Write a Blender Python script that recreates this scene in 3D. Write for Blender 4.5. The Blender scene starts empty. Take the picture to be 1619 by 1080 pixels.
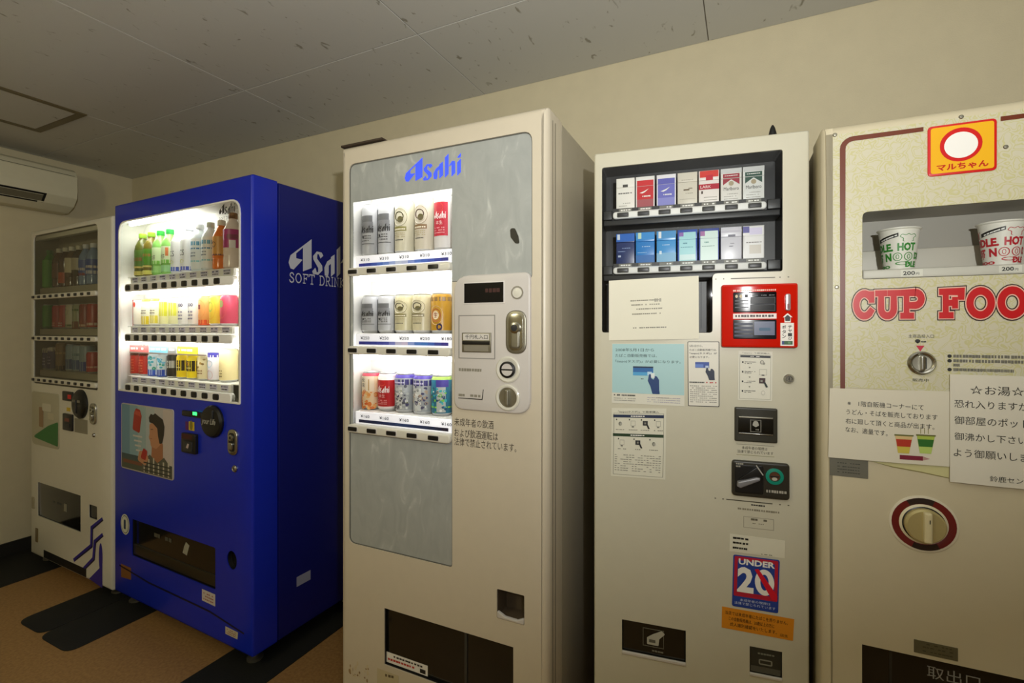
import bpy, math, random
from mathutils import Vector, Matrix
from mathutils.geometry import tessellate_polygon
random.seed(7)
R = math.radians
S = bpy.context.scene
COL = S.collection

# ------------------------------------------------------------------ camera, world, lights, exposure
FPX, YAW, EYE, HORIZON = 765.0, R(25.7), 1.29, 520.0
cd = bpy.data.cameras.new('camera'); cam = bpy.data.objects.new('camera', cd); COL.objects.link(cam)
cd.sensor_width = 36.0; cd.lens = 36.0 * FPX / 1619.0; cd.shift_y = (HORIZON - 540.0) / 1619.0
cd.clip_start = 0.02
cam.location = (0, 0, EYE); cam.rotation_euler = (R(90), 0, YAW)
S.camera = cam
W = bpy.data.worlds.new('world'); S.world = W; W.use_nodes = True
W.node_tree.nodes['Background'].inputs[0].default_value = (1.0, 0.9, 0.72, 1)
W.node_tree.nodes['Background'].inputs[1].default_value = 0.02
S.view_settings.view_transform = 'Standard'; S.view_settings.look = 'None'
S.view_settings.gamma = 1.0; S.view_settings.exposure = 0.0; S.view_settings.use_curve_mapping = False


def area_light(name, loc, rot, sx, sy, power, col, parent=None):
    d = bpy.data.lights.new(name, 'AREA'); d.shape = 'RECTANGLE'; d.size = sx; d.size_y = sy
    d.energy = power; d.color = col
    o = bpy.data.objects.new(name, d); COL.objects.link(o); o.location = loc; o.rotation_euler = rot
    if parent: o.parent = parent
    return o


# the photographer's small lamp beside the camera, tipped up towards the ceiling, and the room's ceiling lamp behind
def aim(o, d): o.rotation_euler = Vector(d).to_track_quat('-Z', 'Y').to_euler()
flash = area_light('flash_light', (0.262, -0.15, 1.48), (0, 0, 0), 0.04, 0.035, 28.5, (1.0, 1.0, 0.98)); aim(flash, (-0.46, 0.58, 0.95))
pl = bpy.data.lights.new('ceiling_lamp', 'POINT'); pl.energy = 22.0; pl.color = (1.0, 0.91, 0.58); pl.shadow_soft_size = 0.14
plo = bpy.data.objects.new('ceiling_lamp', pl); COL.objects.link(plo); plo.location = (-1.60, -0.75, 2.0)

# ------------------------------------------------------------------ materials
def lin(c):
    if isinstance(c, str):
        c = tuple(int(c[i:i + 2], 16) for i in (1, 3, 5))
    return tuple((v / 255 / 12.92) if v / 255 <= 0.04045 else ((v / 255 + 0.055) / 1.055) ** 2.4 for v in c)


MATS = {}
def mat(name, col, rough=0.5, metal=0.0, noise=0.0, nscale=30.0, bump=0.0, bscale=200.0, emit=0.0, spec=0.5, coat=0.0):
    m = bpy.data.materials.new(name); m.use_nodes = True
    nt = m.node_tree; b = nt.nodes['Principled BSDF']; c = lin(col) + (1,)
    b.inputs['Base Color'].default_value = c; b.inputs['Roughness'].default_value = rough
    b.inputs['Metallic'].default_value = metal; b.inputs['Specular IOR Level'].default_value = spec
    if coat: b.inputs['Coat Weight'].default_value = coat
    if emit:
        b.inputs['Emission Color'].default_value = c; b.inputs['Emission Strength'].default_value = emit
    if noise or bump:
        tc = nt.nodes.new('ShaderNodeTexCoord')
    if noise:
        n = nt.nodes.new('ShaderNodeTexNoise'); n.inputs['Scale'].default_value = nscale; n.inputs['Detail'].default_value = 5
        nt.links.new(tc.outputs['Object'], n.inputs['Vector'])
        mx = nt.nodes.new('ShaderNodeMix'); mx.data_type = 'RGBA'
        mx.inputs['A'].default_value = tuple(v * (1 - noise) for v in c[:3]) + (1,)
        mx.inputs['B'].default_value = tuple(min(1, v * (1 + noise)) for v in c[:3]) + (1,)
        nt.links.new(n.outputs['Fac'], mx.inputs['Factor']); nt.links.new(mx.outputs['Result'], b.inputs['Base Color'])
    if bump:
        n2 = nt.nodes.new('ShaderNodeTexNoise'); n2.inputs['Scale'].default_value = bscale; n2.inputs['Detail'].default_value = 3
        nt.links.new(tc.outputs['Object'], n2.inputs['Vector'])
        bp = nt.nodes.new('ShaderNodeBump'); bp.inputs['Strength'].default_value = bump; bp.inputs['Distance'].default_value = 0.002
        nt.links.new(n2.outputs['Fac'], bp.inputs['Height']); nt.links.new(bp.outputs['Normal'], b.inputs['Normal'])
    return m


def ink(col, rough=0.45, metal=0.0):
    k = (col, rough, metal)
    if k not in MATS: MATS[k] = mat('print_' + str(col).strip('#'), col, rough, metal)
    return MATS[k]


def pattern(name, base, fleck, rough, kind):
    m = mat(name, base, rough); nt = m.node_tree; b = nt.nodes['Principled BSDF']; L = nt.links.new
    tc = nt.nodes.new('ShaderNodeTexCoord'); mp = nt.nodes.new('ShaderNodeMapping'); L(tc.outputs['Object'], mp.inputs['Vector'])
    n = nt.nodes.new('ShaderNodeTexNoise'); L(mp.outputs['Vector'], n.inputs['Vector'])
    rp = nt.nodes.new('ShaderNodeValToRGB'); e = rp.color_ramp.elements
    A, B = lin(base) + (1,), lin(fleck) + (1,)
    if kind == 'noodle':                      # curly noodle print: iso-bands of a smooth noise
        n.inputs['Scale'].default_value = 66; n.inputs['Detail'].default_value = 0.0; n.inputs['Distortion'].default_value = 0.5
        e[0].position = 0.0; e[0].color = A; e[1].position = 1.0; e[1].color = A
        for p, c in ((0.36, A), (0.385, B), (0.43, B), (0.455, A), (0.53, A), (0.555, B), (0.60, B), (0.625, A)):
            q = e.new(p); q.color = c
    elif kind == 'marble':                    # grey sheet with soft pale swirls
        mp.inputs['Scale'].default_value = (1.0, 1.0, 0.45)
        n.inputs['Scale'].default_value = 22; n.inputs['Detail'].default_value = 4; n.inputs['Distortion'].default_value = 1.4
        e[0].position = 0.35; e[0].color = A; e[1].position = 0.80; e[1].color = B
        q = e.new(0.60); q.color = tuple(a * 0.8 + c * 0.2 for a, c in zip(A, B))
    elif kind == 'board':                     # mineral ceiling board with worm holes
        mp.inputs['Scale'].default_value = (1.0, 0.45, 1.0)
        n.inputs['Scale'].default_value = 42; n.inputs['Detail'].default_value = 3; n.inputs['Distortion'].default_value = 0.6
        e[0].position = 0.27; e[0].color = B; e[1].position = 0.34; e[1].color = A
    elif kind == 'floor':
        n.inputs['Scale'].default_value = 90; n.inputs['Detail'].default_value = 6
        e[0].position = 0.35; e[0].color = A; e[1].position = 0.75; e[1].color = B
    L(n.outputs['Fac'], rp.inputs['Fac']); L(rp.outputs['Color'], b.inputs['Base Color'])
    return m


def glass_mat(name, tint, refl=1.0):
    m = bpy.data.materials.new(name); m.use_nodes = True; nt = m.node_tree; nt.nodes.remove(nt.nodes['Principled BSDF'])
    o = nt.nodes['Material Output']; t = nt.nodes.new('ShaderNodeBsdfTransparent'); g = nt.nodes.new('ShaderNodeBsdfGlossy')
    t.inputs[0].default_value = tuple(tint) + (1,); g.inputs['Roughness'].default_value = 0.02
    f = nt.nodes.new('ShaderNodeFresnel'); f.inputs[0].default_value = 1.45
    mu = nt.nodes.new('ShaderNodeMath'); mu.operation = 'MULTIPLY'; mu.inputs[1].default_value = refl
    mx = nt.nodes.new('ShaderNodeMixShader')
    nt.links.new(f.outputs[0], mu.inputs[0]); nt.links.new(mu.outputs[0], mx.inputs[0])
    nt.links.new(t.outputs[0], mx.inputs[1]); nt.links.new(g.outputs[0], mx.inputs[2]); nt.links.new(mx.outputs[0], o.inputs[0])
    return m


WALL = mat('cream wallpaper', '#d0c6a8', 0.85, noise=0.06, nscale=14, bump=0.25, bscale=260)
CEIL = pattern('ceiling board', '#c2c1b9', '#918d7f', 0.9, 'board')
JOINT = mat('board joint', '#6d675c', 0.9)
FLOOR = pattern('brown vinyl floor', '#8d6a3e', '#a8824f', 0.5, 'floor')
RUBBER = mat('black rubber', '#0b0d0b', 0.75, noise=0.2, bump=0.3)
BASEB = mat('dark baseboard', '#191814', 0.6, noise=0.1)
PLASTIC_AC = mat('ac plastic', '#d6d2ba', 0.45, noise=0.03)
DARK = mat('dark plastic', '#141414', 0.35, noise=0.1)
DARKM = mat('charcoal plastic', '#2b2c2e', 0.4, noise=0.08)
VOID = mat('dark recess', '#0c0b0a', 0.6, noise=0.1)
SMOKE = mat('smoked flap', '#15140f', 0.12, noise=0.1, coat=0.3)
CHROME = mat('chrome', '#b9b8b0', 0.22, metal=1.0, noise=0.05)
STEEL = mat('brushed steel', '#9d9a8c', 0.4, metal=0.9, noise=0.1, nscale=80)
WHITEP = mat('white enamel', '#dcd9cb', 0.35, noise=0.03, coat=0.2)
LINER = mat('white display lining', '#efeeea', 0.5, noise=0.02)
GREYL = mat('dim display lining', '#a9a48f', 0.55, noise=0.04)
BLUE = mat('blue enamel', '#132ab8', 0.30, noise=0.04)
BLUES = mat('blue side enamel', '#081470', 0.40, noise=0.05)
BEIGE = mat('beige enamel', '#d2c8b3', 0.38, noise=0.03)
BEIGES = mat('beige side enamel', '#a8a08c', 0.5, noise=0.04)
MARBLE = pattern('speckled grey sheet', '#a0a4a1', '#c6c9c4', 0.45, 'marble')
CTRL = mat('pale grey plastic', '#cfcac4', 0.35, noise=0.02)
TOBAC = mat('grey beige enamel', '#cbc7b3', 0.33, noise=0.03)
NOODLE = pattern('noodle print', '#cbc6ad', '#c4bf8e', 0.4, 'noodle')
CREAMP = mat('cream enamel', '#cdc3a6', 0.38, noise=0.03)
RED = mat('red enamel', '#cc1808', 0.10, noise=0.04)
PAPER = mat('white paper', '#e9e6d4', 0.8, noise=0.03, nscale=9)
TUBE = mat('fluorescent tube', '#fffdf4', 0.5, emit=17.0)
STRIP = mat('backlit price strip', '#f2f2f6', 0.5, emit=0.55)
TUBE2 = mat('bright fluorescent tube', '#fffefa', 0.5, emit=11.0)
LED = mat('green led', '#33ff66', 0.5, emit=3.0)
LEDR = mat('dim red led', '#c02018', 0.5, emit=0.05)
LOGO_LIT = mat('lit blue logo', '#3a55ff', 0.5, emit=0.55)
GLASS = glass_mat('clear pane', (0.97, 0.985, 0.975))
GLASSD = glass_mat('tinted pane', (0.95, 0.96, 0.95))
GLASSB = glass_mat('scratched clear pane', (0.96, 0.96, 0.96), 0.7)
K, KB, WI, GY = ink('#16150f'), ink('#20201c'), ink('#f2f0ea'), ink('#8d887a')
SILV = mat('can aluminium', '#c9cacb', 0.3, metal=0.55, noise=0.03)

# ------------------------------------------------------------------ mesh helpers
def front(a, b, d): return (a, d, b)
def cyl(r): return lambda a, b, d: ((r - d) * math.sin(a / r), -(r - d) * math.cos(a / r), b)


def area2(l): return sum(l[i - 1][0] * l[i][1] - l[i][0] * l[i - 1][1] for i in range(len(l)))
def ccw(l): return list(l) if area2(l) > 0 else list(reversed(l))
def rect(x0, x1, z0, z1): return [(x0, z0), (x1, z0), (x1, z1), (x0, z1)]


def roundpoly(l, r, n=5):
    l = ccw(l); out = []
    rs = r if isinstance(r, (list, tuple)) else [r] * len(l)
    for i, p in enumerate(l):
        a, b = Vector(l[i - 1]), Vector(l[(i + 1) % len(l)]); p = Vector(p); ri = rs[i]
        u, v = (a - p), (b - p); lu, lv = u.length, v.length
        if ri <= 0: out.append(tuple(p)); continue
        u /= lu; v /= lv; ang = math.acos(max(-1, min(1, u.dot(v)))); t = min(ri / math.tan(ang / 2), lu * 0.49, lv * 0.49)
        for k in range(n + 1):
            s = k / n
            out.append(tuple((p + u * t) * (1 - s) ** 2 + p * 2 * s * (1 - s) + (p + v * t) * s * s))
    return out


def inset(l, t):
    out = []
    for i in range(len(l)):
        p0, p, p1 = Vector(l[i - 1]), Vector(l[i]), Vector(l[(i + 1) % len(l)])
        e0, e1 = p - p0, p1 - p
        if e0.length < 1e-9 or e1.length < 1e-9: out.append(tuple(p)); continue
        n0 = Vector((-e0.y, e0.x)).normalized(); n1 = Vector((-e1.y, e1.x)).normalized()
        out.append(tuple(p + (n0 + n1) * (t / max(0.3, 1 + n0.dot(n1)))))
    return out


def ellipse(cx, cz, rx, rz, n=28, a0=0.0, a1=2 * math.pi):
    full = abs(a1 - a0 - 2 * math.pi) < 1e-6
    return [(cx + rx * math.cos(a0 + (a1 - a0) * k / (n if full else n - 1)), cz + rz * math.sin(a0 + (a1 - a0) * k / (n if full else n - 1))) for k in range(n)]


TXT = {}
def glyphs(s, bold):
    if any(ord(c) > 0x4DFF for c in s): bold = 0.0        # thickening closes up dense characters
    if (s, bold) not in TXT:
        cu = bpy.data.curves.new('t', 'FONT'); cu.body = s; cu.resolution_u = 2; cu.offset = bold
        ob = bpy.data.objects.new('t', cu); COL.objects.link(ob); bpy.context.view_layer.update()
        me = bpy.data.meshes.new_from_object(ob.evaluated_get(bpy.context.evaluated_depsgraph_get()))
        v = [(p.co.x, p.co.y) for p in me.vertices]; f = [list(q.vertices) for q in me.polygons]
        bpy.data.objects.remove(ob); bpy.data.curves.remove(cu); bpy.data.meshes.remove(me)
        xs = [p[0] for p in v]; ys = [p[1] for p in v]
        TXT[(s, bold)] = (v, f, min(xs), max(xs), min(ys), max(ys))
    return TXT[(s, bold)]


def bil(q, s, t):                                   # q = BL, BR, TR, TL
    return tuple((q[0][i] * (1 - s) + q[1][i] * s) * (1 - t) + (q[3][i] * (1 - s) + q[2][i] * s) * t for i in (0, 1))


def sub(q, s0, s1, t0, t1): return [bil(q, s0, t0), bil(q, s1, t0), bil(q, s1, t1), bil(q, s0, t1)]


class MB:
    def __init__(self): self.v, self.f, self.m, self.mats = [], [], [], []
    def mi(self, m):
        if m not in self.mats: self.mats.append(m)
        return self.mats.index(m)
    def av(self, p): self.v.append(tuple(p)); return len(self.v) - 1
    def af(self, idx, m): self.f.append(list(idx)); self.m.append(self.mi(m))
    def face(self, pts, m): self.af([self.av(p) for p in pts], m)
    def flat(self, outer, m, d=-0.0006, fn=front, holes=()):
        outer = ccw(outer); loops = [outer] + [list(h) for h in holes]
        idx = []; flatp = []
        for l in loops:
            for p in l: idx.append(self.av(fn(p[0], p[1], d))); flatp.append(p)
        self._tess(loops, idx, flatp, m)
    def _tess(self, loops, idx, flatp, m):
        for t in tessellate_polygon([[Vector((p[0], p[1], 0)) for p in l] for l in loops]):
            a, b, c = (flatp[i] for i in t)
            s = (b[0] - a[0]) * (c[1] - a[1]) - (c[0] - a[0]) * (b[1] - a[1])
            if abs(s) < 1e-14: continue
            self.af([idx[i] for i in (t if s > 0 else (t[0], t[2], t[1]))], m)
    def prism(self, outer, d0, d1, m, holes=(), bev=0.0, seg=3, fn=front, back=False, sm=None, hm=None):
        outer = ccw(outer); sm = sm or m; n = len(outer)
        if bev:
            rings = []
            for k in range(seg + 1):
                a = k / seg * math.pi / 2
                rings.append(([p for p in inset(outer, bev * (1 - math.sin(a)))], d0 + bev * (1 - math.cos(a))))
        else: rings = [(outer, d0)]
        ri = [[self.av(fn(p[0], p[1], d)) for p in l] for l, d in rings]
        hs = [list(reversed(ccw(h))) for h in holes]
        hi = [[self.av(fn(p[0], p[1], d0)) for p in h] for h in hs]
        loops = [rings[0][0]] + hs
        self._tess(loops, ri[0] + [i for h in hi for i in h], [p for l in loops for p in l], m)
        for A, B in zip(ri, ri[1:]):
            for i in range(n): self.af((A[i - 1], B[i - 1], B[i], A[i]), m)
        last = ri[-1]
        wb = [self.av(fn(p[0], p[1], d1)) for p in outer]
        for i in range(n): self.af((last[i - 1], wb[i - 1], wb[i], last[i]), sm)
        hb = []
        for h, hidx in zip(hs, hi):
            b2 = [self.av(fn(p[0], p[1], d1)) for p in h]; hb.append(b2)
            for i in range(len(h)): self.af((hidx[i - 1], b2[i - 1], b2[i], hidx[i]), hm or sm)
        if back:
            k0 = len(self.f)
            loops = [outer] + hs
            self._tess(loops, wb + [i for b in hb for i in b], [p for l in loops for p in l], sm)
            for k in range(k0, len(self.f)): self.f[k].reverse()
    def cavity(self, loop, d0, d1, m, fn=front, bm=None):          # inward-facing lining of an opening
        loop = ccw(loop); A = [self.av(fn(p[0], p[1], d0)) for p in loop]; B = [self.av(fn(p[0], p[1], d1)) for p in loop]
        for i in range(len(loop)): self.af((A[i], B[i], B[i - 1], A[i - 1]), m)
        C = [self.av(fn(p[0], p[1], d1)) for p in loop]
        self._tess([loop], C, loop, bm or m)
    def box(self, x0, x1, y0, y1, z0, z1, m, bev=0.0):
        self.prism(rect(x0, x1, z0, z1), y0, y1, m, bev=bev, back=True)
    def lathe(self, prof, mats, cx=0.0, cy=0.0, seg=24):
        if not isinstance(mats, (list, tuple)): mats = [mats] * (len(prof) - 1)
        rings = []
        for r, z in prof:
            rings.append([self.av((cx, cy, z))] if r < 1e-6 else [self.av((cx + r * math.sin(2 * math.pi * k / seg), cy - r * math.cos(2 * math.pi * k / seg), z)) for k in range(seg)])
        for A, B, m in zip(rings, rings[1:], mats):
            for k in range(seg):
                j = (k + 1) % seg
                if len(A) == 1 and len(B) == 1: continue
                if len(A) == 1: self.af((A[0], B[j], B[k]), m)
                elif len(B) == 1: self.af((A[k], A[j], B[0]), m)
                else: self.af((A[k], A[j], B[j], B[k]), m)
    def dome(self, cx, cz, prof, mats, seg=28, fn=front, sx=1.0):   # turned shape standing out of a face: prof = [(r, d)]
        if not isinstance(mats, (list, tuple)): mats = [mats] * (len(prof) - 1)
        rings = [[self.av(fn(cx, cz, d))] if r < 1e-6 else [self.av(fn(cx + sx * r * math.cos(2 * math.pi * k / seg), cz + r * math.sin(2 * math.pi * k / seg), d)) for k in range(seg)] for r, d in prof]
        for A, B, m in zip(rings, rings[1:], mats):
            for k in range(seg):
                j = (k + 1) % seg
                if len(B) == 1: self.af((A[k], A[j], B[0]), m)
                elif len(A) == 1: self.af((A[0], B[j], B[k]), m)
                else: self.af((A[k], A[j], B[j], B[k]), m)
    def patch(self, a0, a1, b0, b1, m, fn, d=-0.0005, n=8):
        for k in range(n):
            s, t = a0 + (a1 - a0) * k / n, a0 + (a1 - a0) * (k + 1) / n
            self.face([fn(s, b0, d), fn(t, b0, d), fn(t, b1, d), fn(s, b1, d)], m)
    def text(self, s, q, m, d=-0.0008, fn=front, bold=0.0, shear=0.0):
        v, f, x0, x1, y0, y1 = glyphs(s, bold); ix = []
        for x, y in v:
            t = (y - y0) / max(1e-6, y1 - y0); u = (x - x0) / (x1 - x0)
            u = u * (1 - shear) + shear * t
            p = bil(q, u, t); ix.append(self.av(fn(p[0], p[1], d)))
        for g in f: self.af([ix[i] for i in g], m)
    def strokes(self, lines, w, q, asp, m, d=-0.0008, fn=front):     # unit letters thickened to ribbons; q maps [0,asp]x[0,1]
        def put(x, y, dd):
            p = bil(q, x / asp, y); return self.av(fn(p[0], p[1], dd))
        for li, l in enumerate(lines):
            dd = d - 5e-5 * (li % 5)
            if len(l) < 2: continue
            closed = math.hypot(l[0][0] - l[-1][0], l[0][1] - l[-1][1]) < 1e-6
            pts = [Vector(p) for p in l]; n = len(pts); A, B = [], []
            for k, p in enumerate(pts):
                a = pts[k - 1] if k else (pts[-2] if closed else None); c = pts[k + 1] if k < n - 1 else (pts[1] if closed else None)
                t0 = (p - a).normalized() if a is not None and (p - a).length > 1e-9 else None; t1 = (c - p).normalized() if c is not None and (c - p).length > 1e-9 else None
                t0 = t0 or t1; t1 = t1 or t0
                n0, n1 = Vector((-t0.y, t0.x)), Vector((-t1.y, t1.x)); o = (n0 + n1) * (w / 2 / max(0.35, 1 + n0.dot(n1)))
                e = Vector((0, 0))
                if not closed and k == 0: e = -t1 * (w * 0.42)
                if not closed and k == n - 1: e = t0 * (w * 0.42)
                A.append(put(p.x + o.x * (0.85 if e.length else 1) + e.x, p.y + o.y * (0.85 if e.length else 1) + e.y, dd)); B.append(put(p.x - o.x * (0.85 if e.length else 1) + e.x, p.y - o.y * (0.85 if e.length else 1) + e.y, dd))
            for k in range(n - 1): self.af([B[k], B[k + 1], A[k + 1], A[k]], m)
    def dashes(self, q, n, m, seed=1, d=-0.0008, fn=front, fill=0.75, h=0.7):   # a line of print too small to read
        rr = random.Random(seed)
        for k in range(n):
            if rr.random() > fill + 0.15: continue
            s0 = k / n; s1 = s0 + (0.55 + 0.4 * rr.random()) / n; t = (1 - h) / 2
            self.flat(sub(q, s0, s1, t + 0.1 * rr.random(), 1 - t), m, d, fn)
    def tube(self, pts, r, m, seg=10):
        rings = []
        for i, p in enumerate(pts):
            p = Vector(p); t = (Vector(pts[min(i + 1, len(pts) - 1)]) - Vector(pts[max(i - 1, 0)])).normalized()
            a = t.cross(Vector((0, 0, 1))); a = a if a.length > 0.1 else t.cross(Vector((1, 0, 0))); a.normalize(); b = t.cross(a)
            rings.append([self.av(p + (a * math.cos(2 * math.pi * k / seg) + b * math.sin(2 * math.pi * k / seg)) * r) for k in range(seg)])
        for A, B in zip(rings, rings[1:]):
            for k in range(seg): self.af((A[k], B[k], B[(k + 1) % seg], A[(k + 1) % seg]), m)
        self.af(list(rings[0]), m); self.af(list(reversed(rings[-1])), m)
    def build(self, name, parent=None, loc=None, label=None):
        me = bpy.data.meshes.new(name); me.from_pydata(self.v, [], self.f)
        for m in self.mats: me.materials.append(m)
        me.polygons.foreach_set('material_index', self.m)
        me.polygons.foreach_set('use_smooth', [True] * len(self.f)); me.update()
        me.set_sharp_from_angle(angle=R(35))
        o = bpy.data.objects.new(name, me); COL.objects.link(o)
        if parent is not None: o.parent = parent
        if loc is not None: o.location = loc
        if label: o['label'] = label
        return o


def tag(o, label, cat, group=None):
    o['label'] = label; o['category'] = cat
    if group: o['group'] = group
    return o
def structure(o): o['kind'] = 'structure'; return o
def empty(name, label, cat, loc=(0, 0, 0), rz=0.0, group=None):
    o = bpy.data.objects.new(name, None); COL.objects.link(o); o.location = loc; o.rotation_euler = (0, 0, rz); o.empty_display_size = 0.05
    return tag(o, label, cat, group)


LET = {
    'C': (0.84, [ellipse(0.44, 0.5, 0.29, 0.36, 20, R(38), R(325)), [(0.70, 0.84), (0.70, 0.66)]]),
    'U': (0.86, [[(0.2, 0.86), (0.2, 0.42)] + ellipse(0.42, 0.36, 0.22, 0.22, 10, R(180), R(360)) + [(0.64, 0.42), (0.64, 0.86)], [(0.08, 0.86), (0.32, 0.86)], [(0.52, 0.86), (0.77, 0.86)]]),
    'P': (0.88, [[(0.22, 0.14), (0.22, 0.86)], [(0.1, 0.14), (0.38, 0.14)], [(0.1, 0.86), (0.52, 0.86)] + ellipse(0.52, 0.66, 0.2, 0.2, 9, R(90), R(-90)) + [(0.22, 0.46)]]),
    'F': (0.84, [[(0.22, 0.14), (0.22, 0.86)], [(0.1, 0.14), (0.38, 0.14)], [(0.1, 0.86), (0.72, 0.86), (0.72, 0.7)], [(0.22, 0.52), (0.52, 0.52)], [(0.52, 0.6), (0.52, 0.44)]]),
    'O': (0.96, [ellipse(0.48, 0.5, 0.33, 0.36, 24) + [(0.81, 0.5)]]),
    'D': (0.94, [[(0.2, 0.12), (0.2, 0.88)], [(0.1, 0.88), (0.44, 0.88)] + ellipse(0.44, 0.5, 0.36, 0.38, 12, R(90), R(-90)) + [(0.1, 0.12)]]),
    'S': (0.74, [[(0.62, 0.72), (0.55, 0.84), (0.38, 0.88), (0.22, 0.8), (0.18, 0.66), (0.3, 0.55), (0.5, 0.46), (0.62, 0.34), (0.58, 0.18), (0.4, 0.12), (0.2, 0.17), (0.14, 0.3)]]),
    'T': (0.82, [[(0.4, 0.12), (0.4, 0.88)], [(0.08, 0.74), (0.08, 0.88), (0.72, 0.88), (0.72, 0.74)], [(0.26, 0.12), (0.54, 0.12)]]),
    'R': (0.92, [[(0.22, 0.12), (0.22, 0.88)], [(0.1, 0.12), (0.34, 0.12)], [(0.1, 0.88), (0.5, 0.88)] + ellipse(0.5, 0.69, 0.19, 0.19, 9, R(90), R(-90)) + [(0.22, 0.5)], [(0.44, 0.5), (0.74, 0.12), (0.84, 0.12)]]),
    'I': (0.44, [[(0.22, 0.12), (0.22, 0.88)], [(0.1, 0.12), (0.34, 0.12)], [(0.1, 0.88), (0.34, 0.88)]]),
    'N': (0.94, [[(0.2, 0.12), (0.2, 0.88), (0.72, 0.12), (0.72, 0.88)], [(0.1, 0.12), (0.3, 0.12)], [(0.62, 0.88), (0.82, 0.88)]]),
    'K': (0.9, [[(0.2, 0.12), (0.2, 0.88)], [(0.7, 0.88), (0.22, 0.46), (0.76, 0.12)], [(0.1, 0.12), (0.3, 0.12)], [(0.1, 0.88), (0.3, 0.88)]]),
    ' ': (0.42, []),
}
def letters(s):
    out, x = [], 0.0
    for c in s:
        w, ls = LET[c]; out += [[(px + x, py) for px, py in l] for l in ls]; x += w
    return out, x


AS = [[(0.75, 1.0), (0.75, 0.13), (0.46, 0.0), (0.46, 0.7), (0.24, 0.5), (0.24, 0.36), (0.45, 0.34), (0.16, 0.02), (0.06, 0.04), (0.0, 0.2), (0.06, 0.42)],
      [(1.06, 0.46), (1.16, 0.56), (1.1, 0.65), (0.93, 0.66), (0.8, 0.5), (0.81, 0.4), (0.98, 0.16), (0.98, 0.04), (0.93, 0.02), (0.88, 0.16), (0.77, 0.04), (0.8, -0.04), (0.98, -0.05), (1.13, 0.1), (1.12, 0.25), (0.94, 0.44), (0.95, 0.58), (1.0, 0.58)],
      [(1.2, 0.2), (1.3, 0.4), (1.46, 0.52), (1.46, 0.36), (1.36, 0.28), (1.36, 0.06), (1.33, -0.06), (1.21, -0.04)],
      [(1.44, 0.56), (1.58, 0.66), (1.58, 0.06), (1.44, -0.06)],
      [(1.66, 0.82), (1.8, 0.96), (1.8, 0.08), (1.66, -0.06)],
      [(1.8, 0.4), (1.94, 0.62), (2.04, 0.6), (2.06, 0.5), (2.06, 0.08), (1.92, -0.06), (1.92, 0.46)],
      [(2.14, 0.52), (2.28, 0.66), (2.28, 0.08), (2.14, -0.06)], [(2.14, 0.74), (2.28, 0.9), (2.28, 0.74), (2.2, 0.7)]]
def script_logo(mb, q, m, d=-0.0008, fn=front, lo=-0.06, parts=None):
    for l in (AS if parts is None else [AS[i] for i in parts]):
        mb.flat([bil(q, x / 2.28, (y - lo) / (1 - lo)) for x, y in l], m, d, fn)


# ------------------------------------------------------------------ a machine's own frame: x along its face, y into it, z up
CY, SY = math.cos(YAW), math.sin(YAW)
def sight(px, py):
    u = (px - 810.0) / FPX
    return (u * CY - SY, u * SY + CY, (HORIZON - py) / FPX)


class Machine:
    def __init__(self, name, label, cat, L, A, Wd, H):
        self.L, self.A, self.W, self.H = L, A, Wd, H
        self.root = empty(name, label, cat, (L[0], L[1], 0), A)
        self.c, self.s = math.cos(A), math.sin(A)
    def P(self, px, py, d=0.0):
        X, Y, Z = sight(px, py); ox, oy = -self.L[0], -self.L[1]
        lx, ly = ox * self.c + oy * self.s, -ox * self.s + oy * self.c
        dx, dy = X * self.c + Y * self.s, -X * self.s + Y * self.c
        t = (d - ly) / dy
        return (lx + dx * t, EYE + Z * t)
    def side(self, px, py):                       # on the machine's right-hand side: (y, z)
        X, Y, Z = sight(px, py); ox, oy = -self.L[0], -self.L[1]
        lx, ly = ox * self.c + oy * self.s, -ox * self.s + oy * self.c
        dx, dy = X * self.c + Y * self.s, -X * self.s + Y * self.c
        t = (self.W - lx) / dx
        return (ly + dy * t, EYE + Z * t)
    def q(self, *p, d=0.0, z=None):               # corners TL, TR, BR, BL in the photo -> BL, BR, TR, TL on the face
        z = z or (lambda a, b: (a, b))
        a = [self.P(*z(*k), d) for k in p]; return [a[3], a[2], a[1], a[0]]
    def r(self, x0, y0, x1, y1, d=0.0, z=None):   # upright rectangle from its TL and BR corner
        z = z or (lambda a, b: (a, b))
        a, b = self.P(*z(x0, y0), d), self.P(*z(x1, y1), d); return rect(a[0], b[0], b[1], a[1])
    def pt(self, p, d=0.0, z=None):
        return self.P(*(z(*p) if z else p), d)
    def world(self, x, y, z): return (self.L[0] + x * self.c - y * self.s, self.L[1] + x * self.s + y * self.c, z)


def Z(ox, oy, s): return lambda x, y: (ox + x / s, oy + y / s)
def bounds(l): return min(p[0] for p in l), max(p[0] for p in l), min(p[1] for p in l), max(p[1] for p in l)
def ctr(l): a = bounds(l); return (a[0] + a[1]) / 2, (a[2] + a[3]) / 2


def cabinet(m, depth, dt, side, foot=0.05, seam=0.006, feet_x=None):
    b = MB(); w, h = m.W, m.H
    b.prism(roundpoly(rect(0.003, w - 0.003, foot, h - 0.004), 0.008), dt + seam, depth, side, back=True, bev=0.003)
    b.prism(rect(0.012, w - 0.012, foot + 0.01, h - 0.014), dt, dt + seam + 0.002, VOID)
    b.build('cabinet', m.root)
    for x in (0.07, w - 0.07):
        for y in (0.06, depth - 0.07):
            f = MB(); f.lathe([(0, 0.0045), (0.03, 0.0045), (0.03, 0.012), (0.014, 0.018), (0.014, foot + 0.012), (0, foot + 0.012)], STEEL, x, y, 16)
            f.build('foot', m.root)


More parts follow.
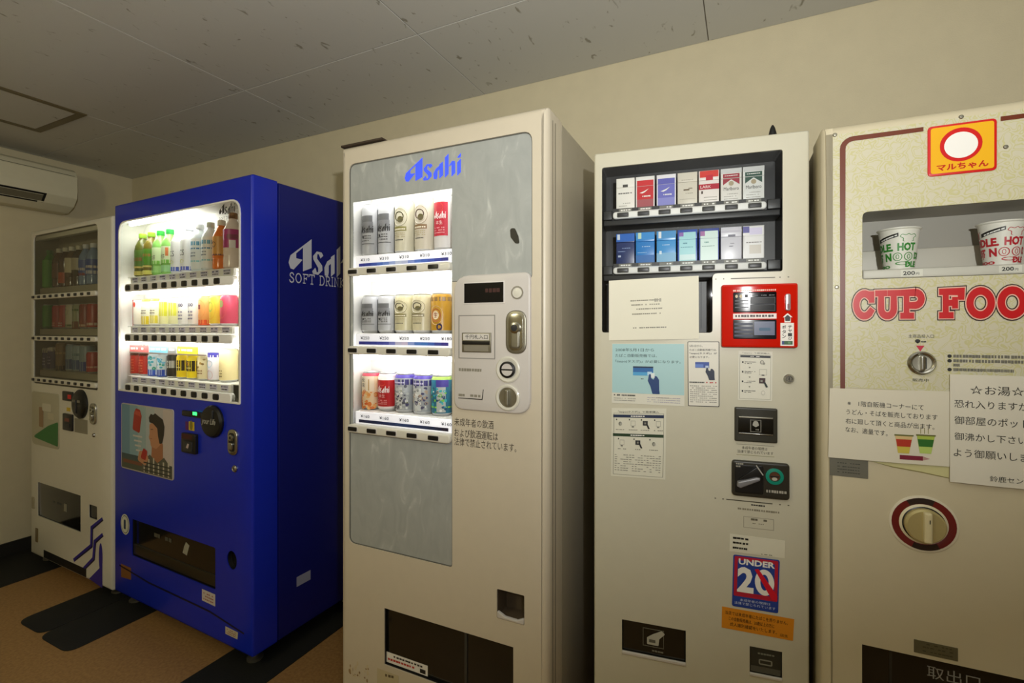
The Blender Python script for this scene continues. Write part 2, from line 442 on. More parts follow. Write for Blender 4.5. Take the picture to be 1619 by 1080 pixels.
def rail(m, z, x0, x1, h, bx0, bx1, n, bw, bh, mat_r, mat_b, frame=None, d=-0.010, name='button_rail', stretch=None):
    b = MB(); b.prism(roundpoly(rect(x0, x1, z - h / 2, z + h / 2), h * 0.45), d, 0.016, mat_r, bev=0.004, back=True)
    o = b.build(name, m.root)
    me = None
    for k in range(n):
        x = bx0 + (bx1 - bx0) * k / max(1, n - 1)
        if me is None:
            c = MB()
            if frame: c.prism(roundpoly(rect(-bw / 2 - 0.002, bw / 2 + 0.002, -bh / 2 - 0.002, bh / 2 + 0.002), bh * 0.3), -0.002, 0.004, frame, bev=0.0008)
            c.prism(roundpoly(rect(-bw / 2, bw / 2, -bh / 2, bh / 2), bh * 0.3), -0.004, 0.004, mat_b, bev=0.0012)
            p = c.build('selection_button', o, (x, d, z)); me = p.data
        else:
            p = bpy.data.objects.new('selection_button', me); COL.objects.link(p); p.parent = o; p.location = (x, d, z)
    return o


def pill_handle(m, loop, name='coin_return_lever', dark=True):
    x0, x1, z0, z1 = bounds(loop); r = (x1 - x0) / 2
    b = MB(); b.prism(roundpoly(loop, r * 0.95), -0.008, 0.004, CHROME, bev=0.004)
    i = roundpoly(rect(x0 + r * 0.35, x1 - r * 0.35, z0 + r * 0.5, z1 - r * 0.5), r * 0.55)
    b.flat(i, DARK if dark else STEEL, -0.0084)
    b.dome((x0 + x1) / 2, z1 - r * 1.1, [(r * 0.42, -0.0085), (r * 0.42, -0.014), (r * 0.2, -0.015), (0, -0.015)], [STEEL, CHROME, DARK])
    b.prism(roundpoly(rect(x0 + r * 0.6, x1 - r * 0.6, z0 + r * 0.7, (z0 + z1) / 2), r * 0.3), -0.016, -0.008, CHROME, bev=0.003)
    return b.build(name, m.root)


def lock(m, p, r, name='cylinder_lock'):
    b = MB(); b.dome(p[0], p[1], [(r, 0), (r, -0.004), (r * 0.75, -0.008), (r * 0.6, -0.008), (r * 0.5, -0.006), (0, -0.006)], [CHROME, CHROME, CHROME, STEEL, CHROME])
    b.flat(rect(p[0] - r * 0.1, p[0] + r * 0.1, p[1] - r * 0.35, p[1] + r * 0.35), K, -0.0064)
    return b.build(name, m.root)


# ------------------------------------------------------------------ the room
XL, XR, YB, YF, HC = -3.78, 2.1, 1.857, -2.2, 2.315
b = MB(); b.box(XL - 0.1, XR + 0.1, YB, YB + 0.1, 0, HC + 0.1, WALL); structure(b.build('wall_back'))
b = MB(); b.box(XL - 0.1, XL, YF, YB, 0, HC + 0.1, WALL); structure(b.build('wall_left'))
b = MB(); b.box(XR, XR + 0.1, YF, YB, 0, HC + 0.1, WALL); structure(b.build('wall_right'))
b = MB(); b.box(XL - 0.1, XR + 0.1, YF - 0.1, YF, 0, HC + 0.1, WALL); structure(b.build('wall_front'))
b = MB(); b.box(XL - 0.1, XR + 0.1, YF - 0.1, YB + 0.1, -0.1, 0, FLOOR); structure(b.build('floor'))
b = MB()
b.face([(XL, YF, HC + 0.003), (XL, YB, HC + 0.003), (XR, YB, HC + 0.003), (XR, YF, HC + 0.003)], JOINT)
xs = [XL] + [x for x in (-1.027 + 0.91 * k for k in range(-4, 5)) if XL < x < XR] + [XR]
ys = [YF] + [y for y in (1.376 - 0.91 * k for k in range(4, -1, -1)) if YF < y < YB] + [YB]
g = 0.0016
for xa, xb in zip(xs, xs[1:]):
    for ya, yb in zip(ys, ys[1:]):
        l = rect(xa + g, xb - g, -(yb - g), -(ya + g))
        b.prism(l, -0.0, 0.004, CEIL, fn=lambda a, c, d: (a, -c, HC + d), bev=0.001, seg=1)
b.box(XL - 0.1, XR + 0.1, YF - 0.1, YB + 0.1, HC + 0.004, HC + 0.1, JOINT)
structure(b.build('ceiling'))
b = MB(); b.box(XL, XL + 0.012, YF, YB, 0, 0.075, BASEB, 0.003); structure(b.build('baseboard_left'))
b = MB(); b.box(XL + 0.012, XR, YB - 0.012, YB, 0, 0.075, BASEB, 0.003); structure(b.build('baseboard_back'))

# access hatch in the ceiling
h = empty('ceiling_hatch', 'square metal-framed access hatch in the ceiling above the air conditioner', 'hatch', (-3.07, 0.97, HC))
fn = lambda a, c, d: (a, -c, d)
b = MB(); b.prism(rect(-0.235, 0.235, -0.235, 0.235), -0.004, 0.0, mat('hatch frame', '#6e6244', 0.4, metal=0.3, noise=0.05), holes=[rect(-0.205, 0.205, -0.205, 0.205)], fn=fn)
b.build('hatch_frame', h)
b = MB(); b.prism(rect(-0.204, 0.204, -0.204, 0.204), -0.001, 0.0, CEIL, fn=fn); b.build('hatch_panel', h)

# air conditioner on the left wall
ac = empty('air_conditioner', 'white split air conditioner high on the left wall near the ceiling', 'air conditioner', (XL, 1.07, 1.985))
prof = [(0.0, 0.0), (0.10, 0.0), (0.165, 0.03), (0.205, 0.075), (0.21, 0.12), (0.208, 0.20), (0.19, 0.235), (0.165, 0.25), (0.0, 0.25)]
prof = roundpoly([(x, z) for x, z in prof], 0.012, 3)
fnac = lambda a, c, d: (a, d, c)
b = MB(); b.prism(prof, -0.40, 0.40, PLASTIC_AC, fn=fnac, back=True, bev=0.012)
b.build('housing', ac)
b = MB()
def acl(y0, y1, za, zb, ma, o=0.0015):
    def px(z):
        pts = [(0.10, 0.0), (0.165, 0.03), (0.205, 0.075), (0.21, 0.12), (0.208, 0.20), (0.19, 0.235)]
        for (xa, z0), (xb, z1) in zip(pts, pts[1:]):
            if z0 <= z <= z1: return xa + (xb - xa) * (z - z0) / (z1 - z0)
        return 0.21
    n = 5
    for k in range(n):
        p, r_ = za + (zb - za) * k / n, za + (zb - za) * (k + 1) / n
        b.face([(px(p) + o, y0, p), (px(p) + o, y1, p), (px(r_) + o, y1, r_), (px(r_) + o, y0, r_)], ma)
acl(-0.40, 0.26, 0.066, 0.075, VOID); acl(-0.40, 0.25, 0.034, 0.064, ink('#6e6a58')); acl(-0.40, 0.235, 0.026, 0.032, VOID); acl(0.25, 0.262, 0.028, 0.075, VOID, 0.001)
b.build('outlet_louver', ac)
b = MB(); acl(-0.39, 0.388, 0.205, 0.208, ink('#5d5a4a')); b.build('panel_seam', ac)

# rubber mats under the machines' feet
def mat_strip(x0, x1, y0, y1, label, r=0.05):
    b = MB(); fnm = lambda a, c, d: (a, c, -d)
    b.prism(roundpoly(rect(x0, x1, y0, y1), [r, r, 0.01, 0.01]), -0.004, 0.0, RUBBER, fn=fnm, bev=0.0015, back=True)
    tag(b.build('rubber_mat'), label, 'mat', 'black rubber mats on the floor')
mat_strip(-2.89, -2.673, 0.975, 1.80, 'black rubber mat under the white machine\'s right front corner, rounded end on brown floor')
mat_strip(-2.668, -2.425, 0.965, 1.80, 'black rubber mat under the blue machine\'s left front corner')
mat_strip(-1.85, -1.57, 0.60, 1.80, 'black rubber mat under the blue machine\'s right front corner')
mat_strip(-3.765, -3.34, 0.40, 1.80, 'black rubber mat along the left wall beside the white machine')

# ------------------------------------------------------------------ display products
LIM = [0.0, 9.0]                                      # inner side walls of the display in hand
def spaced(xs, r):                                    # keeps a row apart and off the side walls
    xs = list(xs); xs[0] = max(xs[0], LIM[0] + r + 0.003)
    for k in range(1, len(xs)): xs[k] = max(xs[k], xs[k - 1] + 2 * r + 0.0012)
    over = max(0.0, xs[-1] - (LIM[1] - r - 0.003))
    if over:
        xs[-1] -= over
        for k in range(len(xs) - 2, -1, -1): xs[k] = min(xs[k], xs[k + 1] - 2 * r - 0.0012)
    return xs
def placed(m, name, label, cat, group, x, y, z): return empty(name, label, cat, m.world(x, y, z), m.A, group)


def can(m, x, y, z, label, group, h=0.122, r=0.033, body='#d0d0d0', art=None, lid=SILV, kind='beer_can', cat='can', top=None, metal=0.0):
    x = min(max(x, LIM[0] + r + 0.003), LIM[1] - r - 0.003); t = placed(m, kind, label, cat, group, x, y, z)
    bm = body if not isinstance(body, str) else ink(body, 0.35, metal)
    b = MB(); k = min(1, h / 0.122)
    b.lathe([(0, 0.002), (r * 0.78, 0.0), (r * 0.84, 0.002), (r, 0.009 * k), (r, h - 0.013 * k), (r * 0.86, h - 0.003)], [SILV, SILV, SILV, bm, top and ink(top, 0.35) or bm])
    if art: art(b, cyl(r), r, h)
    b.build('can_body', t)
    b = MB(); b.lathe([(r * 0.86, h - 0.003), (r * 0.88, h), (r * 0.82, h), (r * 0.78, h - 0.004), (0, h - 0.004)], lid)
    b.prism(roundpoly(rect(-0.006, 0.006, -0.014, 0.008), 0.005), -0.0012, 0, SILV, fn=lambda a, c, d: (a, c, h - 0.004 - d)); b.build('can_lid', t)
    return t


def bottle(m, x, y, z, label, group, h=0.205, r=0.031, liquid='#3f6b1c', lab='#69952f', cap='#9acb3a', art=None, lz=(0.05, 0.125), square=False, kind='drink_bottle'):
    x = min(max(x, LIM[0] + r + 0.003), LIM[1] - r - 0.003); t = placed(m, kind, label, 'bottle', group, x, y, z); L = ink(liquid, 0.15)
    b = MB(); q = h / 0.205
    b.lathe([(0, 0.004), (r * 0.7, 0), (r, 0.006), (r, 0.042 * q), (r * 0.95, 0.047 * q), (r, 0.052 * q), (r, 0.128 * q), (r * 0.93, 0.145 * q), (r * 0.62, 0.168 * q), (r * 0.42, 0.178 * q), (r * 0.42, 0.190 * q), (0, 0.190 * q)], L)
    b.build('bottle_body', t)
    b = MB(); rr = r + 0.0008; z0, z1 = lz[0] * q, lz[1] * q
    b.lathe([(rr, z0), (rr, z1)], ink(lab, 0.4))
    if art: art(b, cyl(rr), rr, h)
    b.build('bottle_label', t)
    b = MB(); b.lathe([(r * 0.46, 0.183 * q), (r * 0.48, 0.184 * q), (r * 0.48, h - 0.002), (r * 0.42, h), (0, h)], ink(cap, 0.4)); b.build('bottle_cap', t)
    return t


def bands(*bs):                                       # art: (z0, z1, colour[, a0, a1]) as fractions of height / of the half turn
    def f(b, fn, r, h):
        for q in bs:
            a0, a1 = (q[3], q[4]) if len(q) > 3 else (-1.0, 1.0)
            b.patch(a0 * r * 3.0, a1 * r * 3.0, q[0] * h, q[1] * h, ink(q[2], 0.4), fn, n=14)
    return f


def wrapped(b, s, a, z0, z1, w, m, fn, bold=0.0, d=-0.001): b.text(s, rect(a - w / 2, a + w / 2, z0, z1), m, d, fn, bold)
def joined(*fs):
    def f(b, fn, r, h):
        for g_ in fs: g_(b, fn, r, h)
    return f
def words_on(s, z0, z1, w, col, a=0.0, bold=0.02):
    return lambda b, fn, r, h: wrapped(b, s, a * r, z0 * h, z1 * h, w * r, ink(col), fn, bold)
def logo_on(z0, z1, w, col, a=0.0):
    def f(b, fn, r, h):
        script_logo(b, rect(a * r - w * r / 2, a * r + w * r / 2, z0 * h, z1 * h), ink(col), -0.001, fn)
    return f
def oval_on(z, ra, rz, col, a=0.0, d=-0.0008):
    return lambda b, fn, r, h: b.flat(ellipse(a * r, z * h, ra * r, rz * h, 16), ink(col), d, fn)
def specks_on(z0, z1, cols, n, seed, s=0.12, amp=0.9):
    def f(b, fn, r, h):
        rr = random.Random(seed)
        for _ in range(n):
            a, zz = rr.uniform(-amp, amp) * r, rr.uniform(z0, z1) * h; e = s * r * rr.uniform(0.5, 1.2)
            b.flat(ellipse(a, zz, e, e * rr.uniform(0.5, 1.1), 7), ink(rr.choice(cols)), -0.0007 - 0.0004 * rr.random(), fn)
    return f
def tiny_lines(z0, z1, n, col, w=1.1, seed=3):
    def f(b, fn, r, h):
        for k in range(n):
            za = z0 + (z1 - z0) * k / n
            b.dashes(rect(-w * r / 2, w * r / 2, za * h, (za + (z1 - z0) / n * 0.7) * h), 7, ink(col), seed + k, -0.0009, fn)
    return f


# ================================================================== white drinks machine by the left wall
M = Machine('drink_vending_machine', 'unlit white drinks vending machine by the left wall, purple lines at its foot', 'vending machine', (-3.577, 1.262), math.atan2(-0.02, 0.879), 0.879, 1.83)
z4, z5, z3 = Z(40, 340, 7.714), Z(40, 460, 6.75), Z(0, 600, 3.0)
xl = M.P(53.5, 480)[0]; xr = M.P(155, 480)[0]; zt = (M.P(54, 374)[1] + M.P(153, 352)[1]) / 2; zb = (M.P(54, 606)[1] + M.P(155, 617)[1]) / 2
op = roundpoly(rect(xl, xr, zb, zt), [0.01, 0.01, 0.035, 0.035])
disp = M.q((61, 762), (128, 784), (128, 842), (60, 815)); x0, x1, a0, a1 = bounds(disp); disp = rect(disp[0][0], x1, (disp[0][1] + disp[1][1]) / 2, (disp[2][1] + disp[3][1]) / 2)
crt = roundpoly(M.r(141, 797, 154, 823), 0.008)
b = MB(); b.prism(roundpoly(rect(0, M.W, 0.045, M.H), 0.012), 0, 0.115, WHITEP, holes=[op, disp, crt], bev=0.014, back=True); b.build('door_panel', M.root)
cabinet(M, 0.56, 0.118, WHITEP, 0.045)
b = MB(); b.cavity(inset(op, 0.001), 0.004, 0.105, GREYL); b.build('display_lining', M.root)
zh = (M.P(57, 381)[1] + M.P(155, 361)[1]) / 2
b = MB(); b.prism(rect(xl + 0.003, xr - 0.003, zh, zt - 0.004), 0.008, 0.03, WHITEP, bev=0.003, back=True); b.build('display_header', M.root)
b = MB(); b.prism(inset(op, 0.0015), 0.004, 0.006, GLASS); b.build('window_pane', M.root, label='clear pane over the unlit samples')
rails = []
for pl, pr, fb, lb in (((54, 470), (155, 464), (57, 470), (145, 463)), ((54, 535), (155, 536), (57, 535), (145, 536)), ((54, 600), (155, 609), (57, 600), (145, 608))):
    zz = (M.P(*pl)[1] + M.P(*pr)[1]) / 2; rails.append(zz)
    rail(M, zz, xl + 0.004, xr - 0.002, 0.026, M.P(*fb)[0], M.P(*lb)[0], 10, 0.026, 0.014, WHITEP, DARK)
    b = MB(); b.prism(rect(xl + 0.02, xr - 0.003, zz + 0.016, zz + 0.05), 0.020, 0.100, GREYL, bev=0.002, back=True); b.build('sample_shelf', M.root)
# lower fittings
b = MB(); l = roundpoly(M.q((52, 618), (95, 625), (95, 713), (52, 701)), [0.035, 0.02, 0.02, 0.02]); x0, x1, a0, a1 = bounds(l)
l = roundpoly(rect(x0, x1, M.P(52, 701)[1], M.P(52, 618)[1]), [0.04, 0.03, 0.02, 0.02]); x0, x1, a0, a1 = bounds(l)
b.prism(l, -0.003, 0.001, ink('#b8b49c', 0.3), bev=0.001)
b.flat(roundpoly([(x0 + 0.012, a0 + 0.04), (x1 - 0.012, a0 + 0.015), (x1 - 0.01, a0 + (a1 - a0) * 0.5), (x0 + (x1 - x0) * 0.62, a0 + (a1 - a0) * 0.40)], 0.01), ink('#2f7a38'), -0.0036)
b.flat(roundpoly(sub(rect(x0, x1, a0, a1), 0.28, 0.44, 0.35, 0.72), 0.008), ink('#9a7d5c'), -0.0036)
b.flat(roundpoly(sub(rect(x0, x1, a0, a1), 0.40, 0.72, 0.66, 0.80), 0.008), ink('#d3cfbd'), -0.0037)
b.flat(roundpoly(sub(rect(x0, x1, a0, a1), 0.60, 0.82, 0.52, 0.64), 0.008), ink('#c9c2a8'), -0.0037)
b.build('advert_panel', M.root)
b = MB(); b.prism(roundpoly(M.r(101, 618, 117, 635), 0.006), -0.006, 0.001, DARK, bev=0.002); b.flat(sub(M.r(101, 618, 117, 635), 0.55, 0.9, 0.25, 0.7), LEDR, -0.0065); b.build('price_display', M.root)
b = MB(); c, rr = ctr(M.q((117, 617), (142, 617), (142, 660), (117, 660))), abs(M.P(142, 640)[0] - M.P(117, 640)[0]) / 2 * 0.9
b.dome(c[0], c[1], [(rr, 0), (rr, -0.008), (rr * 0.85, -0.018), (rr * 0.5, -0.022), (0, -0.022)], DARK, sx=0.95)
b.prism(roundpoly(rect(c[0] - 0.006, c[0] + 0.006, c[1] - rr * 0.6, c[1] + rr * 0.3), 0.005), -0.026, -0.02, DARKM, bev=0.001); b.dashes(rect(c[0] - rr * 0.5, c[0] + rr * 0.6, c[1] + rr * 0.1, c[1] + rr * 0.35), 5, GY, 4, -0.0225); b.build('coin_dial', M.root)
b = MB(); b.prism(roundpoly(M.r(102, 653, 117, 682), 0.006), -0.008, 0.001, DARK, bev=0.003); b.prism(sub(M.r(102, 653, 117, 682), 0.2, 0.8, 0.2, 0.45), -0.011, -0.007, DARKM, bev=0.001); b.flat(sub(M.r(102, 653, 117, 682), 0.25, 0.75, 0.55, 0.75), ink('#7a3a2e'), -0.0086); b.build('bill_slot', M.root)
b = MB(); b.prism(M.r(119, 661, 139, 687), -0.001, 0.001, ink('#8e8a78')); [b.dashes(sub(M.r(119, 661, 139, 687), 0.1, 0.9, t, t + 0.09), 6, GY, int(t * 99), -0.0016) for t in (0.2, 0.4, 0.6, 0.78)]; b.build('notice_plate', M.root)
b = MB(); b.flat(M.r(106, 644, 112, 651), ink('#d8b81c')); b.build('yellow_sticker', M.root)
pill_handle(M, M.r(144.5, 637, 154, 672), dark=False)
lock(M, M.P(150, 688), 0.010)
b = MB(); b.cavity(inset(disp, 0.001), 0.003, 0.09, VOID); b.build('dispensing_chute', M.root)
b = MB(); b.prism(inset(disp, 0.003), 0.004, 0.008, SMOKE, bev=0.001); q = inset(disp, 0.003); b.dashes(sub(q, 0.35, 0.55, 0.52, 0.6), 4, ink('#4a4a40'), 5, 0.0034); b.prism(sub(q, 0.62, 0.68, 0.4, 0.62), 0.002, 0.004, ink('#8a8878')); b.build('dispensing_flap', M.root)
b = MB(); b.cavity(inset(crt, 0.001), 0.003, 0.05, VOID); b.build('coin_cup', M.root)
b = MB(); b.prism(inset(crt, 0.003), 0.006, 0.009, SMOKE); b.build('coin_flap', M.root)
for p in ((53.5, 795, 0.017, 0.032), (59, 846, 0.015, 0.038)):
    c = M.P(p[0], p[1]); b = MB(); b.prism(roundpoly(rect(c[0] - p[2], c[0] + p[2], c[1] - p[3], c[1] + p[3]), 0.006), -0.003, 0.001, ink('#a79f86' if p[1] < 800 else '#7c6d4c', 0.4), bev=0.001); b.build('hinge_cover', M.root)
b = MB(); kq = M.q((70, 866), (137, 903), (137, 915), (70, 876)); x0 = kq[0][0]; x1 = kq[1][0]; zz = (kq[0][1] + kq[1][1]) / 2
b.prism(rect(x0, x1, zz - 0.005, zz + 0.035), -0.0015, 0.001, VOID); b.build('kick_slot', M.root)
b = MB()
def band(mb, pts, w, m, d): mb.strokes([pts], w, [(0, 0), (1, 0), (1, 1), (0, 1)], 1.0, m, d)
PUR = ink('#32279a')
for i, l in enumerate((((485, 665), (437, 705), (435, 790), (355, 855)), ((486, 740), (452, 770), (445, 852), (400, 898)))):
    pts = [M.pt(p, z=z3) for p in l]; band(b, pts, 0.022, PUR, -0.0008); band(b, [(x + 0.012, zz) for x, zz in pts], 0.007, KB, -0.0011)
b.flat(ellipse(*M.pt((480, 845), z=z3), 0.018, 0.07, 20), PUR, -0.0008)
b.flat([M.pt(p, z=z3) for p in ((425, 945), (488, 880), (488, 990))], PUR, -0.0007)
b.build('purple_line_print', M.root)

GRP = {1: 'sample drinks on the top shelf of the white machine', 2: 'sample drinks on the middle shelf of the white machine', 3: 'sample drinks on the bottom shelf of the white machine'}
LIM[:] = [xl, xr]; yb = 0.058; zs = [r_ + 0.0505 for r_ in rails]
XS = spaced([M.P(p, 450, yb)[0] for p in (76, 95, 105, 115, 126, 137, 149)], 0.0310)
for px, lab, kw in (
    (76, 'plain green tea bottle at the left end of the unlit top shelf', dict(liquid='#3fa51c', lab='#4bb41f', cap='#2f8a1a', lz=(0.01, 0.15))),
    (87, 'brown tea bottle beside the plain green bottle, white cap', dict(liquid='#5a3a1c', lab='#6d4426', cap='#d8d6c8')),
    (98, 'dark tea bottle with orange fruit picture on its label', dict(liquid='#4a2d18', lab='#c0511c', cap='#d8d6c8', lz=(0.02, 0.075), art=joined(oval_on(0.25, 0.7, 0.08, '#d8a02a')))),
    (108, 'brown bottle with a tall cream label and white cap', dict(liquid='#5f4a30', lab='#c9bf9e', cap='#e2e0d4', lz=(0.07, 0.145))),
    (119, 'dark bottle with grey cream label left of the blue water bottles', dict(liquid='#473a2a', lab='#b5ab90', cap='#c8c4b0', lz=(0.08, 0.14))),
    (130, 'blue and white water bottle, left of the unlit pair', dict(liquid='#7b93b4', lab='#3b57a0', cap='#d5dae2', art=bands((0.36, 0.42, '#c9c2bd'), (0.24, 0.30, '#8b3b3b')))),
    (142, 'blue and white water bottle at the right end of the unlit top shelf', dict(liquid='#7b93b4', lab='#2f4f9c', cap='#dde1e6', art=bands((0.4, 0.46, '#d8cfc6'), (0.26, 0.34, '#c8c8d0'))))):
    bottle(M, XS.pop(0), yb, zs[0], lab, GRP[1], h=0.215, r=0.0310, **kw)
XS = spaced([M.P(p, 520, yb)[0] for p in (76, 95, 105, 116, 127, 138, 150)], 0.0310)
for px, lab, body, art, hh in (
    (75, 'bright green bottle-shaped can at the left of the unlit middle shelf', '#3fa51c', bands((0.02, 0.1, '#2c7d16')), 0.135),
    (91, 'plain red can next to the bright green one', '#b8232a', tiny_lines(0.12, 0.3, 2, '#e8b0a0'), 0.13),
    (103, 'red can with white lettering left of the white can', '#b52c28', tiny_lines(0.1, 0.3, 2, '#f0e0d8', 1.4), 0.13),
    (115, 'white can with a grey emblem on the unlit middle shelf', '#cfcab2', joined(oval_on(0.68, 0.5, 0.13, '#8c8c6c'), bands((0.1, 0.18, '#5d7a4e'))), 0.13),
    (127, 'greenish white can with brown base on the unlit middle shelf', '#9aa07c', bands((0.0, 0.3, '#7b4a34'), (0.72, 0.8, '#4d6d3a')), 0.13),
    (138, 'dark red can with a green leaf on top of its print', '#8e3a26', joined(oval_on(0.75, 0.5, 0.14, '#35601e'), bands((0.1, 0.18, '#d2b49a'))), 0.13),
    (150, 'red can at the right end of the unlit middle shelf', '#a8341f', joined(bands((0.14, 0.24, '#e0cab8'))), 0.13)):
    can(M, XS.pop(0), yb, zs[1], lab, GRP[2], h=hh, r=0.0310, body=body, art=art, kind='drink_can')
XS = spaced([M.P(p, 585, yb)[0] for p in (70, 82, 101, 117, 128, 139, 150)], 0.0325)
for px, lab, body, art, hh in (
    (70, 'white-topped purple can at the left end of the unlit bottom shelf', '#3c2c70', joined(bands((0.78, 0.97, '#b9b4a6')), tiny_lines(0.2, 0.6, 3, '#a49cc0')), 0.12),
    (82, 'purple can with silver cap band, second from the left, bottom shelf', '#402e74', joined(bands((0.82, 0.98, '#d8d8d4')), tiny_lines(0.25, 0.65, 3, '#b4acd0')), 0.125),
    (101, 'tan coffee can standing alone on the unlit bottom shelf', '#8a6b38', joined(bands((0.0, 0.18, '#4c331a'), (0.6, 0.66, '#c4a468'))), 0.15),
    (117, 'pale blue can, left of three on the unlit bottom shelf', '#8ea3b2', joined(bands((0.1, 0.45, '#36508c'))), 0.145),
    (128, 'pale blue can, middle of three on the unlit bottom shelf', '#94aab4', joined(bands((0.1, 0.45, '#3f5a98'), (0.6, 0.7, '#6c8c94'))), 0.14),
    (139, 'pale blue can next to the red can on the unlit bottom shelf', '#8ea3ae', joined(bands((0.06, 0.4, '#32489c'))), 0.14),
    (150, 'red can at the right end of the unlit bottom shelf', '#b32c22', joined(bands((0.25, 0.32, '#e5b8a8'))), 0.11)):
    can(M, XS.pop(0), yb, zs[2], lab, GRP[3], h=hh, r=0.0325, body=body, art=art, kind='drink_can')

# ================================================================== blue drinks machine
M = Machine('drink_vending_machine', 'deep blue drinks vending machine with a lit display and white side lettering', 'vending machine', (-2.671, 1.239), math.atan2(-0.034, 1.016), 1.0166, 1.87)
xl = M.P(188.8, 480)[0]; xr = M.P(381.5, 480)[0]; zt = (M.P(200, 350)[1] + M.P(370, 314)[1]) / 2; zb = (M.P(188.5, 617)[1] + M.P(380, 640)[1]) / 2
op = roundpoly(rect(xl, xr, zb, zt), [0.006, 0.006, 0.06, 0.06])
d1 = M.P(209, 880); d2 = M.P(341, 931); d3 = M.P(341, 862); d4 = M.P(209, 824)
disp = roundpoly(rect(d1[0], d2[0], (d1[1] + d2[1]) / 2, (d3[1] + d4[1]) / 2), 0.01)
crc, crr = M.P(367, 886), 0.036
crt = ellipse(crc[0], crc[1], crr * 0.85, crr, 24)
b = MB(); b.prism(roundpoly(rect(0, M.W, 0.06, M.H), 0.008), 0, 0.105, BLUE, holes=[op, disp, crt], bev=0.010, back=True); b.build('door_panel', M.root)
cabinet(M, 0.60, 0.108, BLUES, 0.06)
b = MB(); b.cavity(inset(op, 0.001), 0.003, 0.098, LINER); b.build('display_lining', M.root)
b = MB(); b.prism(op, -0.004, 0.004, WI, holes=[inset(op, 0.007)], bev=0.0); b.build('window_trim', M.root)
b = MB(); b.prism(inset(op, 0.0075), 0.003, 0.0045, GLASS); b.build('window_pane', M.root, label='clear pane over the lit samples')
b = MB(); b.tube([(xl + 0.07, 0.016, zt - 0.015), (xl + 0.62 * (xr - xl), 0.016, zt - 0.015)], 0.008, TUBE); b.build('fluorescent_tube', M.root)
b = MB(); lx0, lz0 = M.P(346, 339); lx1, lz1 = M.P(371, 318); lz0 = M.P(371, 336)[1]
script_logo(b, rect(lx0, lx1, lz0, lz1), K, 0.0024); b.text('SOFT DRINKS', rect(lx0, lx1, lz0 - 0.02, lz0 - 0.008), K, 0.0024); b.build('window_lettering', M.root)
rails = []
zA, zB = Z(185, 310, 6.752), Z(185, 460, 6.0)
for pl, pr, pe in (((204, 456), (344.5, 443.5), 370), ((204, 534.5), (343, 535), 368), ((204, 612.5), (343, 627.5), 366)):
    zz = (M.P(*pl)[1] + M.P(*pr)[1]) / 2; rails.append(zz); bx0, bx1 = M.P(*pl)[0], M.P(*pr)[0]; xe = M.P(pe, 500)[0]
    rail(M, zz, bx0 - 0.035, xe, 0.036, bx0, bx1, 10, 0.036, 0.024, LINER, DARK, d=-0.002)
    b = MB(); b.prism(rect(bx0 - 0.01, xe - 0.02, zz + 0.020, zz + 0.050), 0.012, 0.022, LINER, bev=0.002, back=True)
    for k in range(10):
        x = bx0 + 0.03 + (xe - 0.06 - bx0 - 0.03) * k / 9
        b.flat(rect(x - 0.024, x + 0.024, zz + 0.024, zz + 0.046), ink('#dcd9ea'), 0.0114)
        b.dashes(rect(x - 0.021, x + 0.021, zz + 0.036, zz + 0.044), 5, ink('#4a4a80'), k, 0.0108); b.dashes(rect(x - 0.018, x + 0.02, zz + 0.026, zz + 0.033), 4, ink('#33333c'), k + 20, 0.0108)
    b.build('price_strip', M.root)
    b = MB(); b.prism(rect(xl + 0.03, xr - 0.004, zz + 0.048, zz + 0.052), 0.022, 0.096, LINER, back=True); b.build('sample_shelf', M.root)
for zz in rails[:2]:
    b = MB(); b.tube([(xl + 0.03, 0.015, zz - 0.024), (xr - 0.03, 0.015, zz - 0.024)], 0.006, TUBE); b.build('fluorescent_tube', M.root)
b = MB(); zz = rails[1] - 0.036
for pa, pb_, col in ((208, 237, '#d86a6a'), (239, 268, '#7cc8ea'), (268, 281, '#8e8e8e'), (283, 315, '#f0dd28'), (316, 328, '#cfcfcf')):
    xa, xb = M.P(pa, 550, 0.03)[0], M.P(pb_, 550, 0.03)[0]; b.prism(rect(xa, xb, zz - 0.030, zz), 0.024, 0.026, ink(col), back=True); b.dashes(rect(xa + 0.01, xb - 0.01, zz - 0.022, zz - 0.008), 6, WI, pa, 0.0235)
    b.prism(rect(xa, xb, zz - 0.036, zz - 0.030), 0.023, 0.027, ink('#8a7a70'), back=True)
b.build('header_cards', M.root)
# advert panel
l = M.q((193, 637), (276, 647), (276, 759), (193.5, 740)); x0, x1 = l[0][0], l[1][0]; a0, a1 = (l[0][1] + l[1][1]) / 2, (l[2][1] + l[3][1]) / 2
Q = rect(x0, x1, a0, a1); b = MB(); b.prism(roundpoly(Q, 0.015), -0.004, 0.001, ink('#b9b2ac', 0.3), bev=0.0015); q = lambda s0, s1, t0, t1: sub(Q, s0, s1, t0, t1)
u = lambda pts: [bil(Q, s_, t_) for s_, t_ in pts]
for k, c in enumerate(('#6f95a8', '#86a8b2', '#9db4b6', '#b0babb', '#bcbab8', '#c9bdb6')):
    b.flat(u([(0.02 + 0.16 * k, 0.2), (0.18 + 0.16 * k, 0.2), (0.18 + 0.16 * k, 0.985), (0.02 + 0.16 * k, 0.985)]), ink(c), -0.0042)
b.flat(q(0.02, 0.98, 0.02, 0.2), ink('#4d5648'), -0.0042); b.flat(q(0.02, 0.6, 0.17, 0.24), ink('#3e5558'), -0.0044); b.flat(q(0.05, 0.5, 0.1, 0.15), ink('#7a4a34'), -0.0045)
